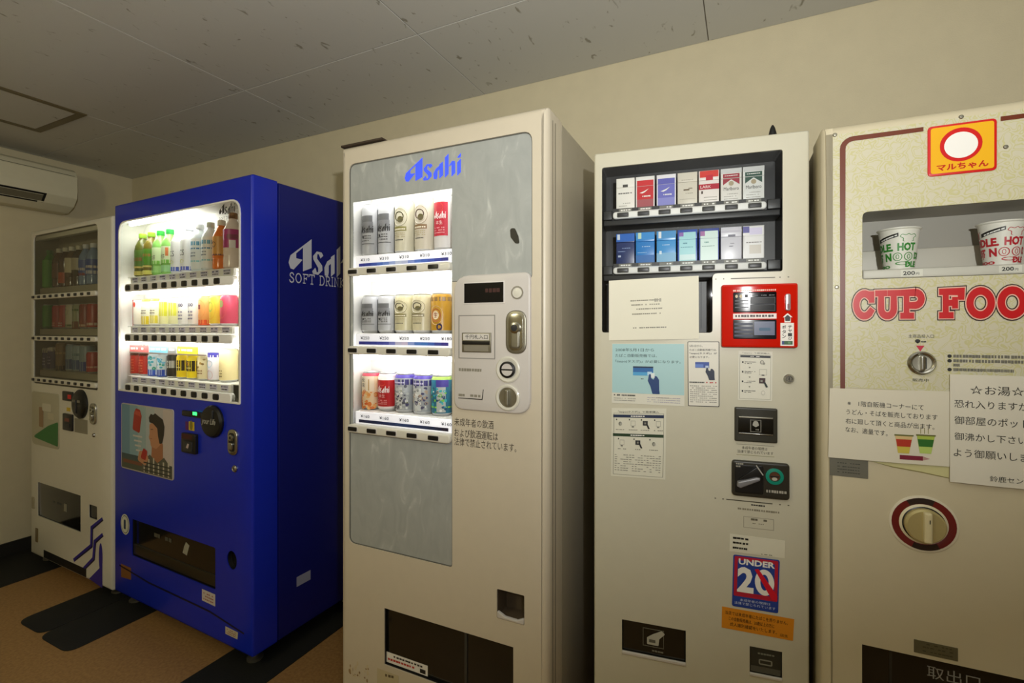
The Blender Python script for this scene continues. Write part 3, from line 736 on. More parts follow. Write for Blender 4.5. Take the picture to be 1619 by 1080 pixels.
b.flat(roundpoly(u([(0.24, 0.62), (0.38, 0.58), (0.42, 0.84), (0.39, 0.93), (0.31, 0.95), (0.27, 0.88)]), 0.012), ink('#a83222'), -0.0048); b.flat(u([(0.27, 0.86), (0.41, 0.83), (0.39, 0.90), (0.3, 0.92)]), ink('#c0503c'), -0.005)
for k in range(4): b.flat(q(0.25 + 0.02 * k, 0.43 - 0.01 * k, 0.52 - 0.07 * k, 0.545 - 0.07 * k), ink('#c9c4bc'), -0.0048)
b.flat(roundpoly(u([(0.6, 0.20), (0.82, 0.18), (0.82, 0.5), (0.62, 0.5)]), 0.01), ink('#a8704c'), -0.0048)                # neck
b.flat(roundpoly(u([(0.57, 0.74), (0.575, 0.6), (0.555, 0.55), (0.585, 0.50), (0.6, 0.42), (0.7, 0.40), (0.8, 0.5), (0.82, 0.75), (0.7, 0.82)]), 0.012), ink('#c08a64'), -0.005)   # face in profile
b.flat(roundpoly(u([(0.56, 0.84), (0.6, 0.90), (0.64, 0.885), (0.68, 0.915), (0.74, 0.88), (0.82, 0.84), (0.85, 0.74), (0.84, 0.62), (0.81, 0.5), (0.76, 0.48), (0.73, 0.6), (0.72, 0.7), (0.64, 0.76), (0.57, 0.77)]), 0.008), ink('#2c2620'), -0.0052)
b.flat(u([(0.595, 0.665), (0.645, 0.672), (0.645, 0.68), (0.6, 0.676)]), ink('#2c2620'), -0.0053); b.flat(u([(0.575, 0.535), (0.62, 0.53), (0.62, 0.54)]), ink('#8a4a3c'), -0.0053)
b.flat(u([(0.4, 0.02), (0.98, 0.02), (0.98, 0.16), (0.84, 0.3), (0.72, 0.2), (0.58, 0.3), (0.45, 0.2)]), ink('#5b5a4c'), -0.0050)
for k in range(6):
    b.flat(q(0.46 + 0.09 * k, 0.485 + 0.09 * k, 0.03, 0.2 + 0.03 * (k % 3)), ink('#c8c2ae'), -0.0054)
for k in range(3): b.flat(q(0.46, 0.96, 0.05 + 0.055 * k, 0.068 + 0.055 * k), ink('#2e2f2a'), -0.0056)
b.flat(roundpoly(u([(0.34, 0.18), (0.5, 0.12), (0.56, 0.24), (0.5, 0.34), (0.38, 0.32)]), 0.012), ink('#c08a64'), -0.0055); b.flat(roundpoly(u([(0.4, 0.22), (0.5, 0.2), (0.54, 0.34), (0.46, 0.38)]), 0.01), ink('#b02c24'), -0.0058)
b.build('advert_panel', M.root)
# payment fittings
z6 = Z(180, 620, 6.75)
b = MB(); b.prism(roundpoly(M.r(291.5, 648, 322, 661), 0.006), -0.010, 0.001, DARK, bev=0.003); b.build('price_display', M.root)
b = MB(); b.flat(M.r(309.5, 650.5, 316, 656.5), LED, -0.0106); b.build('green_led', M.root, label='lit green display lamp')
c = M.P(338.5, 666); rr = 0.064
b = MB(); b.dome(c[0], c[1], [(rr, 0), (rr, -0.008), (rr * 0.9, -0.016), (rr * 0.6, -0.019), (0, -0.0195)], DARK, seg=36, sx=1.05)
b.text('your Life', rect(c[0] - 0.048, c[0] + 0.048, c[1] - 0.016, c[1] + 0.014), ink('#a8a69c'), -0.0205, bold=0.02, shear=0.08); b.prism(roundpoly(rect(c[0] + 0.020, c[0] + 0.028, c[1] + 0.014, c[1] + 0.046), 0.003), -0.024, -0.016, DARKM, bev=0.002)
b.build('coin_dial', M.root)
b = MB(); b.flat(M.r(299.5, 666, 308.5, 681.5), ink('#d9bb2a'), -0.0016); b.flat(ellipse(*M.P(303.5, 672.5), 0.011, 0.02, 16), ink('#8a7a20'), -0.0020); b.flat(M.r(294, 666, 299, 680), ink('#5c1c66'), -0.0012); b.build('yellow_sticker', M.root)
b = MB(); l = M.r(292, 683, 314, 718); b.prism(roundpoly(l, 0.006), -0.014, 0.001, DARK, bev=0.004); b.flat(sub(l, 0.1, 0.82, 0.72, 0.97), ink('#42120c'), -0.0143); b.prism(roundpoly(sub(l, 0.22, 0.85, 0.08, 0.62), 0.006), -0.018, -0.012, DARKM, bev=0.003)
b.flat([bil(l, 0.45, 0.3), bil(l, 0.6, 0.26), bil(l, 0.68, 0.5), bil(l, 0.56, 0.52)], ink('#b8a8a4'), -0.0184); b.build('bill_slot', M.root)
pill_handle(M, M.r(362.5, 677, 377.5, 721))
lock(M, M.P(372.6, 741), 0.014)
# recycling mark
c = M.P(198.5, 829); b = MB(); b.flat(ellipse(c[0], c[1], 0.039, 0.047, 30), ink('#d8dccb'), -0.0006); b.flat(ellipse(c[0], c[1], 0.033, 0.041, 30), ink('#24365c'), -0.0010); b.flat(ellipse(c[0], c[1], 0.030, 0.038, 30), ink('#d8dccb'), -0.0014)
b.flat(roundpoly(rect(c[0] - 0.009, c[0] + 0.009, c[1] - 0.022, c[1] + 0.022), 0.006), ink('#3b4a68'), -0.0018); b.build('recycling_sticker', M.root)
b = MB(); b.cavity(inset(disp, 0.001), 0.003, 0.095, VOID); b.build('dispensing_chute', M.root)
i = inset(disp, 0.003); x0, x1, a0, a1 = bounds(i); b = MB(); b.prism(i, 0.008, 0.012, SMOKE, bev=0.002); b.prism(rect(x0 + 0.005, x1 - 0.005, a0 + 0.004, a0 + 0.05), 0.004, 0.01, mat('smoked lip', '#26241a', 0.3), bev=0.002)
b.dashes(rect(x0 + 0.27 * (x1 - x0), x0 + 0.5 * (x1 - x0), a0 + 0.11, a0 + 0.135), 5, ink('#55554a'), 8, 0.0072); b.flat([(x0 + 0.62 * (x1 - x0), a0 + 0.09), (x0 + 0.67 * (x1 - x0), a0 + 0.085), (x0 + 0.70 * (x1 - x0), a0 + 0.13), (x0 + 0.66 * (x1 - x0), a0 + 0.14), (x0 + 0.64 * (x1 - x0), a0 + 0.12)], ink('#a8a898'), 0.0072); b.build('dispensing_flap', M.root)
b = MB(); b.cavity(ellipse(crc[0], crc[1], crr * 0.84, crr * 0.99, 24), 0.003, 0.06, VOID); b.build('coin_cup', M.root)
b = MB(); b.prism(ellipse(crc[0], crc[1] - crr * 0.0, crr * 0.84, crr * 0.97, 24), 0.02, 0.024, SMOKE); b.build('coin_flap', M.root)
for nm, l, col, lab in (('orange_sticker', M.q((192, 891), (208, 898), (208, 917), (192, 912)), '#8a5b2c', None), ('notice_sticker', M.q((320, 931), (341, 940), (341, 959), (320, 949)), '#d8d3cc', None), ('notice_sticker', M.q((357, 990), (377, 1000), (376, 1011), (357, 1002)), '#d5cdb0', None)):
    b = MB(); b.flat(l, ink(col)); x = sub(l, 0.1, 0.9, 0.1, 0.9)
    if nm == 'notice_sticker':
        for t in (0.15, 0.4, 0.65): b.dashes(sub(l, 0.12, 0.88, t, t + 0.16), 6, ink('#b06a60'), int(t * 50), -0.0010)
    b.build(nm, M.root)
b = MB(); zk = 0.19; band(b, [(0.05, zk), (0.3, zk - 0.02), (0.75, zk - 0.025), (M.W - 0.05, zk - 0.05)], 0.008, ink('#06082c'), -0.0006); b.build('kick_seam', M.root)
# lettering on the blue side
fs = lambda a, c, d: (M.W - 0.003 - d, a, c)
sp = M.side(459, 425); sq = M.side(530, 465)
z8 = Z(430, 360, 9.0)
bl, tp = M.side(*z8(245, 600)), M.side(*z8(555, 160)); asz = 0.75
wA = M.side(*z8(555, 300))[0] - bl[0]; hA = M.side(*z8(555, 160))[1] - M.side(*z8(440, 620))[1]
b = MB(); y0 = bl[0]; zb0 = M.side(*z8(440, 620))[1]; WL = ink('#c9cbd4')
script_logo(b, rect(y0, y0 + wA / 0.75 * 2.28 * 1.06, zb0 - 0.06 * hA, zb0 + hA), WL, -0.0012, fs)
s0 = M.side(*z8(245, 775)); s1 = M.side(*z8(245, 630)); hS = s1[1] - s0[1]
for wd, xa_, xb_, n_ in (('SOFT', 245, 622, 'SOFT'), ('DRINKS', 678, 886, 'DRI')):
    ln, asp = letters(wd); ya, yb_ = M.side(*z8(xa_, 740))[0], M.side(*z8(xb_, 740))[0]; wS = (yb_ - ya) / letters(n_)[1] * asp
    b.strokes(ln, 0.10, rect(ya, ya + wS, s0[1] - 0.12 * hS, s0[1] + hS * 1.12), asp, WL, -0.0012, fs)
b.build('side_lettering', M.root)
b = MB(); l = [M.side(*p) for p in ((470, 972), (492, 959), (492, 966), (470, 980))]; x0, x1, a0, a1 = bounds(l); b.flat(rect(x0, x1, 0.235, 0.275), ink('#9fa4bd'), -0.0012, fs); b.build('side_label', M.root)

GRP = {1: 'sample bottles on the top shelf of the blue machine', 2: 'sample drinks on the middle shelf of the blue machine', 3: 'sample cans on the bottom shelf of the blue machine'}
LIM[:] = [xl, xr]; yb = 0.061; zs = [r_ + 0.0525 for r_ in rails]
xa, xb = max(M.P(226.5, 440, yb)[0], xl + 0.037), min(M.P(369, 430, yb)[0], xr - 0.0405)
row = [
 ('brown-green tea bottle with lime cap at the left end of the lit top shelf', dict(liquid='#5c6220', lab='#4c7a22', cap='#9dc93c', art=joined(bands((0.36, 0.44, '#8d5a28'), (0.2, 0.24, '#d8c070'), (0.04, 0.13, '#dcd36a'))))),
 ('green tea bottle with lime cap, second from the left, lit top shelf', dict(liquid='#7a6a22', lab='#4f8f1f', cap='#9ccc3c', art=joined(bands((0.44, 0.5, '#a8743a'), (0.20, 0.24, '#dcc878'), (0.04, 0.13, '#e0da70'))))),
 ('green-capped bottle with black writing, left of its orange-banded twin', dict(liquid='#8fd06a', lab='#dff2c8', cap='#35b84a', art=joined(words_on('十六茶', 0.34, 0.44, 0.9, '#1c2a14'), bands((0.24, 0.32, '#7fd24e'), (0.06, 0.2, '#a8e08a')), words_on('茶', 0.1, 0.2, 0.4, '#2a4a18')))),
 ('green-capped bottle with black writing and an orange band', dict(liquid='#8fd06a', lab='#e6f2cf', cap='#2fb455', art=joined(words_on('十六茶', 0.34, 0.44, 0.9, '#1c2a14'), bands((0.4, 0.58, '#e07a40', 0.18, 0.3), (0.24, 0.32, '#7fd24e'), (0.06, 0.2, '#a2e0a0'))))),
 ('white bottle with blue slanted foot, left of its pair', dict(liquid='#eef0f4', lab='#f4f5f8', cap='#f2f4f8', art=joined(words_on('CS', 0.36, 0.48, 0.9, '#7c8088', bold=0.0), bands((0.05, 0.14, '#3a62d8')), oval_on(0.24, 0.35, 0.035, '#e6e890')), lz=(0.012, 0.14))),
 ('white bottle with blue slanted foot, right of its pair', dict(liquid='#eef0f4', lab='#f4f5f8', cap='#d8dcec', art=joined(words_on('CS', 0.36, 0.48, 0.9, '#6c7078', bold=0.0), bands((0.05, 0.13, '#3554d0')), oval_on(0.24, 0.35, 0.035, '#e6e890')), lz=(0.012, 0.14))),
 ('clear water bottle with pale blue bands next to the white bottles', dict(liquid='#e4eef4', lab='#f2f7fa', cap='#eef2f8', art=joined(bands((0.54, 0.62, '#58a8d4'), (0.46, 0.49, '#4a8fc4'), (0.2, 0.23, '#8cd8e4')), tiny_lines(0.3, 0.42, 2, '#8090a4')), lz=(0.012, 0.14))),
 ('clear water bottle with pale blue bands beside the orange bottle', dict(liquid='#e4eef4', lab='#f2f7fa', cap='#e6f0ee', art=joined(bands((0.54, 0.62, '#58a8d4'), (0.44, 0.47, '#3f84bc'), (0.2, 0.23, '#86d0e0')), tiny_lines(0.3, 0.42, 2, '#8090a4')), lz=(0.012, 0.14))),
 ('orange drink bottle with amber label and white cap', dict(liquid='#f07c18', lab='#e0a34a', cap='#e9e2d4', art=joined(oval_on(0.5, 0.35, 0.06, '#6b3410'), bands((0.28, 0.31, '#7a2a1c'))), lz=(0.06, 0.135))),
 ('wide grape bottle with magenta label and brown cap at right', dict(liquid='#f2dfd8', lab='#b4187e', cap='#94602a', art=joined(bands((0.52, 0.6, '#8a2a5a', 0.1, 0.5), (0.36, 0.5, '#efe6ea', 0.2, 0.42))), lz=(0.075, 0.142)))]
for k, (lab, kw) in enumerate(row):
    bottle(M, xa + (xb - xa) * k / 9, yb, zs[0], lab, GRP[1], h=0.205 + (0.022 if k == 9 else 0.0), r=0.0325 + (0.002 if k == 9 else 0), **kw)
xa, xb = max(M.P(224, 510, yb)[0], xl + 0.037), min(M.P(363, 515, yb)[0], xr - 0.038)
row = [
 ('red and white can at the left end of the lit middle shelf', '#f4efe6', joined(bands((0.0, 0.98, '#b8201c', -0.3, -0.02)), oval_on(0.8, 0.2, 0.1, '#d03a2a', 0.2)), None),
 ('white can with grey lettering and yellow foot, left of two', '#f8f6e8', joined(bands((0.06, 0.36, '#f2dc30')), tiny_lines(0.44, 0.62, 2, '#7c746c', 1.3)), '#f0e83a'),
 ('white can with grey lettering and yellow foot, right of two', '#f8f6e8', joined(bands((0.1, 0.38, '#f0e050')), tiny_lines(0.44, 0.62, 2, '#8c847c', 1.3)), '#f0ea4a'),
 ('pale yellow can left of its lemon twin on the lit middle shelf', '#f6f4c4', joined(bands((0.35, 0.85, '#ecec4a'))), None),
 ('pale yellow can next to the blue lettered white cans', '#f6f4c4', joined(bands((0.35, 0.8, '#eeee58'))), None),
 ('white can with dark blue lettering, left of its pair', '#f6f5f4', joined(words_on('Qoo', 0.62, 0.82, 1.2, '#3d3a70'), tiny_lines(0.2, 0.55, 3, '#8a88a8')), None),
 ('white can with dark blue lettering, right of its pair', '#f6f5f4', joined(words_on('Qoo', 0.62, 0.82, 1.2, '#3d3a70'), tiny_lines(0.2, 0.55, 3, '#7c7aa0')), None),
 ('orange picture can with dark red patch on the lit middle shelf', '#f3b06a', joined(oval_on(0.55, 0.8, 0.3, '#f08a3c'), bands((0.55, 0.7, '#8a2a34', -0.25, 0.05), (0.02, 0.2, '#ea5a30'))), None),
 ('orange and yellow fruit can left of the pink can', '#f2d448', joined(oval_on(0.55, 0.75, 0.35, '#f2a03c'), oval_on(0.62, 0.4, 0.18, '#bcd060', d=-0.0012)), None),
 ('pinkish red fruit can at the right end of the middle shelf', '#d84a6a', joined(oval_on(0.55, 0.7, 0.32, '#e8645a'), oval_on(0.7, 0.3, 0.12, '#88b060', d=-0.0012)), None)]
for k, (lab, body, art, top) in enumerate(row):
    can(M, xa + (xb - xa) * k / 9, yb, zs[1], lab, GRP[2], h=0.125, r=0.0325, body=body, art=art, top=top, kind='drink_can')
xa, xb = max(M.P(220, 595, yb)[0], xl + 0.037), min(M.P(362, 610, yb)[0], xr - 0.038)
row = [
 ('red coffee can with dark rim at the left end of the bottom shelf', '#c01c14', joined(bands((0.86, 0.98, '#5a2a1c')), tiny_lines(0.15, 0.75, 5, '#e07a50')), 0.105),
 ('red coffee can with dark rim, second from left on bottom shelf', '#c4201a', joined(bands((0.86, 0.98, '#63301f')), tiny_lines(0.15, 0.75, 5, '#e88a5c', seed=9)), 0.105),
 ('blue and pale green can, left of its pair, lit bottom shelf', '#e4ecf0', joined(bands((0.03, 0.3, '#2a56c8')), specks_on(0.32, 0.85, ('#58c4d8', '#3aa888', '#7ad0e8'), 18, 3, 0.25)), 0.105),
 ('blue and pale green can, right of its pair, lit bottom shelf', '#e4ecf0', joined(bands((0.03, 0.32, '#2450c0')), specks_on(0.34, 0.85, ('#48b4d0', '#38b088', '#80c8e8'), 18, 5, 0.25)), 0.105),
 ('black and silver coffee can beside the yellow cans', '#2a2824', joined(bands((0.42, 0.72, '#c4c4bc')), oval_on(0.57, 0.25, 0.08, '#302e28')), 0.105),
 ('yellow and black coffee can, left of its pair', '#f0d414', joined(bands((0.34, 0.76, '#2c2214')), tiny_lines(0.44, 0.52, 1, '#f4e8b0', 1.0), oval_on(0.64, 0.25, 0.07, '#d8b020')), 0.105),
 ('yellow and black coffee can, right of its pair', '#f2d818', joined(bands((0.34, 0.76, '#2c2214')), tiny_lines(0.44, 0.52, 1, '#f4e8b0', 1.0), oval_on(0.64, 0.25, 0.07, '#c88a20')), 0.105),
 ('beige cafe au lait can with brown writing', '#e8dcb0', joined(tiny_lines(0.25, 0.45, 2, '#8a5c30', 1.2), specks_on(0.45, 0.9, ('#b89a58', '#8a6a38'), 10, 8, 0.2)), 0.105),
 ('tapered white and purple cup-can on the lit bottom shelf', '#e6e2ee', joined(bands((0.82, 0.98, '#4a46b4')), oval_on(0.6, 0.5, 0.12, '#78c0e0'), oval_on(0.22, 0.55, 0.16, '#d88a94')), 0.12),
 ('pale yellow tall can at the right end of the bottom shelf', '#f4e4ac', joined(oval_on(0.55, 0.35, 0.12, '#d4cc28', -0.5), tiny_lines(0.15, 0.4, 3, '#9a8a58', 0.6)), 0.135)]
for k, (lab, body, art, hh) in enumerate(row):
    can(M, xa + (xb - xa) * k / 9, yb, zs[2], lab, GRP[3], h=hh, r=0.0325 if k < 8 else 0.034, body=body, art=art, kind='coffee_can')

# ================================================================== beige beer machine
M = Machine('beer_vending_machine', 'tall beige beer vending machine with speckled grey panel and glowing can display', 'vending machine', (-1.187, 1.177), math.atan2(0.010, 0.722), 0.722, 1.88)
z6, z7, z8, z9 = Z(530, 160, 3.176), Z(530, 440, 3.855), Z(530, 680, 2.7), Z(540, 560, 7.2)
px0 = (M.P(553, 262)[0] + M.P(551, 858)[0]) / 2; px1 = M.P(842, 320)[0]; pz1 = (M.P(553, 262)[1] + M.P(842, 203)[1]) / 2
pzm = M.P(841, 440)[1]; pxm = M.P(715.5, 700)[0]; pz0 = (M.P(551, 858)[1] + M.P(711, 897)[1]) / 2
pan = roundpoly([(px0, pz0), (pxm, pz0), (pxm, pzm), (px1, pzm), (px1, pz1), (px0, pz1)], [0.025, 0.012, 0, 0.01, 0.03, 0.025])
dx0, dx1 = M.P(557, 500)[0], M.P(713.5, 500)[0]; dz1 = (M.P(558, 321)[1] + M.P(715, 295)[1]) / 2; dz0 = (M.P(551, 681)[1] + M.P(711, 699)[1]) / 2 + 0.004
dop = rect(dx0, dx1, dz0, dz1)
a = [M.P(608, 961), M.P(812, 1024), M.P(608, 1051)]
disp = rect(a[0][0], a[1][0], a[2][1], (a[0][1] + a[1][1]) / 2)
crt = roundpoly(M.r(786, 931, 829.5, 989), 0.004)
b = MB(); b.prism(roundpoly(rect(0, M.W, 0.05, M.H), 0.012), 0, 0.105, BEIGE, holes=[pan, disp, crt], bev=0.020, seg=5, back=True); b.build('door_panel', M.root)
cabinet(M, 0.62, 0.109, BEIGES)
b = MB(); b.prism(inset(pan, 0.0012), 0.005, 0.0075, MARBLE, holes=[dop]); b.prism(pan, 0.0035, 0.006, ink('#5f5f58'), holes=[inset(pan, 0.0028)]); b.build('front_sheet', M.root, label='speckled grey front sheet')
dop2 = rect(px0 + 0.003, pxm - 0.003, dz0, dz1 + 0.035)
b = MB(); b.cavity(dop2, 0.0085, 0.103, LINER); b.build('display_lining', M.root)
b = MB(); b.prism(inset(dop, 0.0005), 0.0055, 0.007, GLASSB); b.build('window_pane', M.root, label='clear pane over the lit cans')
b = MB(); q = rect(M.P(639, 270)[0], M.P(728, 270)[0], (M.P(655, 290)[1] + M.P(715, 276)[1]) / 2, (M.P(673, 253)[1] + M.P(727, 236)[1]) / 2 + 0.004)
script_logo(b, q, LOGO_LIT, 0.004); b.build('lit_lettering', M.root, label='glowing blue lettering')
b = MB(); c = M.P(812, 373); b.flat(roundpoly([(c[0] - 0.012, c[1] + 0.022), (c[0] + 0.003, c[1] + 0.022), (c[0] + 0.014, c[1] - 0.002), (c[0] + 0.017, c[1] - 0.022), (c[0] + 0.004, c[1] - 0.020), (c[0] - 0.010, c[1] - 0.002)], 0.008), ink('#1c1a14'), 0.0040)
b.build('burn_mark', M.root, label='dark burnt spot')
b = MB(); b.box(0.002, 0.17, 0.0, 0.10, M.H, M.H + 0.006, mat('brown strip', '#3a2c20', 0.6, noise=0.1), 0.001); b.build('top_strip', M.root)
rails = []
for pl, pr in (((549, 432), (712.5, 420)), ((548.5, 553), (711.5, 557.5)), ((549, 676.5), (711, 693))):
    zz = (M.P(*pl)[1] + M.P(*pr)[1]) / 2; rails.append(zz)
    bx0, bx1 = (M.P(562, 500)[0], M.P(689, 500)[0])
    rail(M, zz, dx0 - 0.010, dx1 + 0.002, 0.026, bx0, bx1, 5, 0.036, 0.013, WHITEP, DARK, frame=CTRL)
    b = MB(); b.prism(rect(dx0 + 0.006, dx1 - 0.004, zz + 0.014, zz + 0.052), 0.010, 0.016, STRIP, bev=0.001, back=True)
    n = 14
    for k in range(n):
        s0, s1 = dx0 + 0.020 + (dx1 - dx0 - 0.035) * k / n, dx0 + 0.020 + (dx1 - dx0 - 0.035) * (k + 1) / n
        cols = (['#3a44b8', '#3f55c8', '#4a68d4', '#5a80de', '#7a9ae4', '#a8bcf0', '#d2dcf6', '#c8d0f2', '#90a4e6', '#5a80d8', '#4a70d0', '#4460c4', '#3c4cae', '#383c96'], ['#3a3cac', '#3f48b8', '#4450c0', '#5058c8', '#5a62cc', '#8c94e0', '#d8d4f2', '#e0d4f0', '#9cb0ec', '#5a88d8', '#4a84d4', '#4a70c8', '#4450a8', '#443c98'], ['#22264e', '#242c5c', '#26305e', '#283468', '#2c3c74', '#30447c', '#344c84', '#304880', '#2a4074', '#263868', '#24345c', '#243054', '#262a48', '#2a2438'])[len(rails) - 1]
        b.flat(rect(s0, s1 + 0.0002, zz + 0.018, zz + 0.028), ink(cols[k]), 0.0094)
    for k in range(5):
        x = dx0 + 0.045 + (bx1 - bx0) * 1.0 * k / 4
        t_ = (['¥310'] * 5, ['¥250', '¥250', '¥250', '¥250', '¥180'], ['¥160'] * 5)[len(rails) - 1][k]
        b.text(t_, rect(x - 0.018, x + 0.018, zz + 0.034, zz + 0.044), KB, 0.0094, bold=0.01)
    b.build('price_strip', M.root)
    b = MB(); b.prism(rect(dx0 + 0.004, dx1 - 0.002, zz + 0.050, zz + 0.054), 0.016, 0.100, LINER, back=True); b.build('sample_shelf', M.root)
for zz in [dz1 + 0.038] + rails[:2]:
    b = MB(); b.tube([(dx0 + 0.015, 0.022, zz - 0.022), (dx1 - 0.015, 0.022, zz - 0.022)], 0.008, TUBE2); b.build('fluorescent_tube', M.root)
# control panel
ca = [M.P(720, 441), M.P(840.5, 425), M.P(719, 645), M.P(838, 657)]
cp = roundpoly(rect(ca[0][0], ca[1][0], (ca[2][1] + ca[3][1]) / 2, (ca[0][1] + ca[1][1]) / 2), [0.03, 0.045, 0.02, 0.05])
bill = M.r(728, 498.5, 785.5, 568)
b = MB(); b.prism(cp, -0.008, 0.004, CTRL, bev=0.005, back=True)
x0, x1, a0, a1 = bounds(bill); b.prism(bill, -0.0088, -0.008, ink('#8e8b86'), holes=[inset(bill, 0.0025)]); b.build('control_panel', M.root)
b = MB(); l = M.r(737.5, 449, 799, 478); b.prism(inset(ccw(l), -0.003), -0.010, -0.007, ink('#e2ded8'), bev=0.001); b.flat(l, ink('#0b0c10', 0.12), -0.0106); b.dashes(sub(l, 0.55, 0.92, 0.45, 0.75), 4, ink('#3a1216'), 3, -0.0110); b.build('credit_display', M.root)  # dark red dashes paint a faint reflection onto the screen's right half
b = MB(); c = M.P(820.5, 463); b.dome(c[0], c[1], [(0.018, -0.008), (0.018, -0.010), (0.014, -0.0105), (0.013, -0.009), (0, -0.012)], [CTRL, GY, CTRL, WHITEP]); b.build('call_button', M.root)
b = MB(); l = M.r(734, 526, 779.5, 557.5); b.prism(l, -0.012, -0.007, STEEL, bev=0.002); b.flat(sub(l, 0.05, 0.95, 0.62, 0.95), ink('#d5d0c8'), -0.0124); b.text('千円札入口', sub(l, 0.12, 0.9, 0.68, 0.9), KB, -0.0128); b.prism(sub(l, 0.03, 0.97, 0.40, 0.58), -0.014, -0.011, DARK, bev=0.001); b.flat(sub(l, 0.08, 0.92, 0.06, 0.36), ink('#a9a69c', 0.3, 0.6), -0.0124); b.build('bill_slot', M.root)
l = M.r(802.5, 491, 835, 560); x0, x1, a0, a1 = bounds(l); rr = (x1 - x0) / 2
b = MB(); b.prism(roundpoly(l, rr * 0.96, 8), -0.012, -0.007, STEEL, bev=0.004); b.prism(roundpoly(inset(ccw(l), rr * 0.3), rr * 0.68, 8), -0.0125, -0.0118, CHROME, bev=0.0006)
b.dome((x0 + x1) / 2, a0 + (a1 - a0) * 0.6, [(rr * 0.5, -0.012), (rr * 0.5, -0.02), (rr * 0.3, -0.022), (0, -0.022)], [STEEL, CHROME, DARKM]); b.prism(roundpoly(rect(x0 + rr * 0.62, x1 - rr * 0.62, a0 + rr * 0.5, a0 + (a1 - a0) * 0.55), rr * 0.25), -0.018, -0.011, STEEL, bev=0.003); b.build('lock_handle', M.root)
for nm, pc in (('coin_slot', (806, 584)), ('coin_return_knob', (805.5, 628))):
    c = M.P(*pc); b = MB(); rr = 0.036
    b.dome(c[0], c[1], [(rr, -0.008), (rr, -0.011), (rr * 0.9, -0.013), (rr * 0.78, -0.012)], WHITEP, seg=32)
    if nm == 'coin_slot':
        b.dome(c[0], c[1], [(rr * 0.78, -0.012), (rr * 0.62, -0.010), (rr * 0.62, -0.016), (rr * 0.48, -0.018), (rr * 0.46, -0.0165), (0, -0.0165)], [WHITEP, DARK, DARK, DARK, CTRL], seg=32); b.flat(rect(c[0] - rr * 0.46, c[0] + rr * 0.46, c[1] - 0.002, c[1] + 0.002), K, -0.0172)
    else:
        b.dome(c[0], c[1], [(rr * 0.78, -0.012), (rr * 0.74, -0.009), (0, -0.009)], [WHITEP, STEEL], seg=32); b.prism(roundpoly(rect(c[0] - rr * 0.16, c[0] + rr * 0.16, c[1] - rr * 0.62, c[1] + rr * 0.62), rr * 0.14), -0.020, -0.0085, STEEL, bev=0.003)
    b.build(nm, M.root)
b = MB(); l = M.q(z7(765, 542), z7(910, 548), z7(908, 575), z7(765, 568)); b.dashes(l, 9, GY, 3, -0.0086); l = M.r(728, 621, 765, 629); b.dashes(l, 6, GY, 8, -0.0086); p0 = M.P(728, 628.5); p1 = M.P(765, 628.5); p2 = M.P(767, 616)
band(b, [p0, (p1[0], p0[1]), (p2[0], p2[1])], 0.0025, KB, -0.0088); b.build('panel_print', M.root)
b = MB(); xa = M.P(719, 690)[0]
for s_, pa, pb_ in (('未成年者の飲酒', (719, 665), (781, 676)), ('および飲酒運転は', (718, 682), (788, 693)), ('法律で禁止されています。', (718, 696), (817, 710))):
    x1 = M.P(pb_[0], 690)[0]; zt_ = M.P(pa[0] + 2, pa[1] - 5)[1]; zb_ = M.P(pa[0] + 2, pa[1] + 8)[1]; b.text(s_, rect(xa, x1, zb_, zt_), ink('#4a4236'), -0.0008)
b.build('warning_print', M.root)
b = MB(); b.cavity(inset(disp, 0.001), 0.003, 0.095, VOID); b.build('dispensing_chute', M.root)
i = inset(ccw(disp), 0.003); x0, x1, a0, a1 = bounds(i)
b = MB(); b.prism(i, 0.010, 0.014, SMOKE, bev=0.001); b.build('dispensing_flap', M.root)
b = MB(); xd = M.P(735, 1035)[0]; b.prism(rect(xd - 0.004, xd + 0.004, a0, a1), 0.006, 0.010, ink('#3a3a34'), bev=0.001); b.build('flap_divider', M.root)
b = MB(); l = M.q((611, 1028), (677, 1049), (677, 1067), (611, 1047), d=0.01); x0, x1 = l[0][0], l[1][0]; zz = (l[0][1] + l[3][1]) / 2; l = rect(x0, x1, zz - 0.016, zz + 0.016)
b.flat(l, WI, 0.0092); b.dashes(sub(l, 0.05, 0.9, 0.6, 0.85), 12, KB, 2, 0.0088); b.dashes(sub(l, 0.05, 0.7, 0.2, 0.5), 10, ink('#c03a2c'), 3, 0.0088); b.flat(sub(l, 0.82, 0.95, 0.12, 0.5), KB, 0.0088); b.build('flap_sticker', M.root)
b = MB(); b.cavity(inset(crt, 0.001), 0.003, 0.06, ink('#5c4e3c')); x0, x1, a0, a1 = bounds(crt); b.build('coin_cup', M.root)
b = MB(); b.prism(roundpoly([(x0 + 0.001, a0 + 0.001), (x1 - 0.001, a0 + 0.001), (x1 - 0.001, a0 + 0.018), (x0 + 0.75 * (x1 - x0), a0 + 0.008), (x0 + 0.3 * (x1 - x0), a0 + 0.009), (x0 + 0.001, a0 + 0.020)], 0.004), -0.002, 0.006, CTRL, bev=0.002); b.build('cup_lip', M.root)
b = MB(); l = M.q((597, 1056), (631, 1066), (631, 1085), (597, 1080)); b.flat(rect(l[0][0], l[1][0], l[0][1], l[3][1]), ink('#c7bb98')); b.dashes(sub(l, 0.1, 0.8, 0.5, 0.8), 5, ink('#6a5c44'), 2); b.build('worn_label', M.root)
b = MB(); l = M.r(553, 1043, 585, 1080)
rr = random.Random(4)
for k in range(26): e = bil(ccw(l), rr.random(), rr.random()); b.flat(ellipse(e[0], e[1], 0.004 * rr.random() + 0.001, 0.008 * rr.random() + 0.001, 8), ink(('#a08660', '#d2c4a2')[k % 2]), -0.0006 - 0.0001 * (k % 3))
b.build('scuff_marks', M.root)
b = MB()
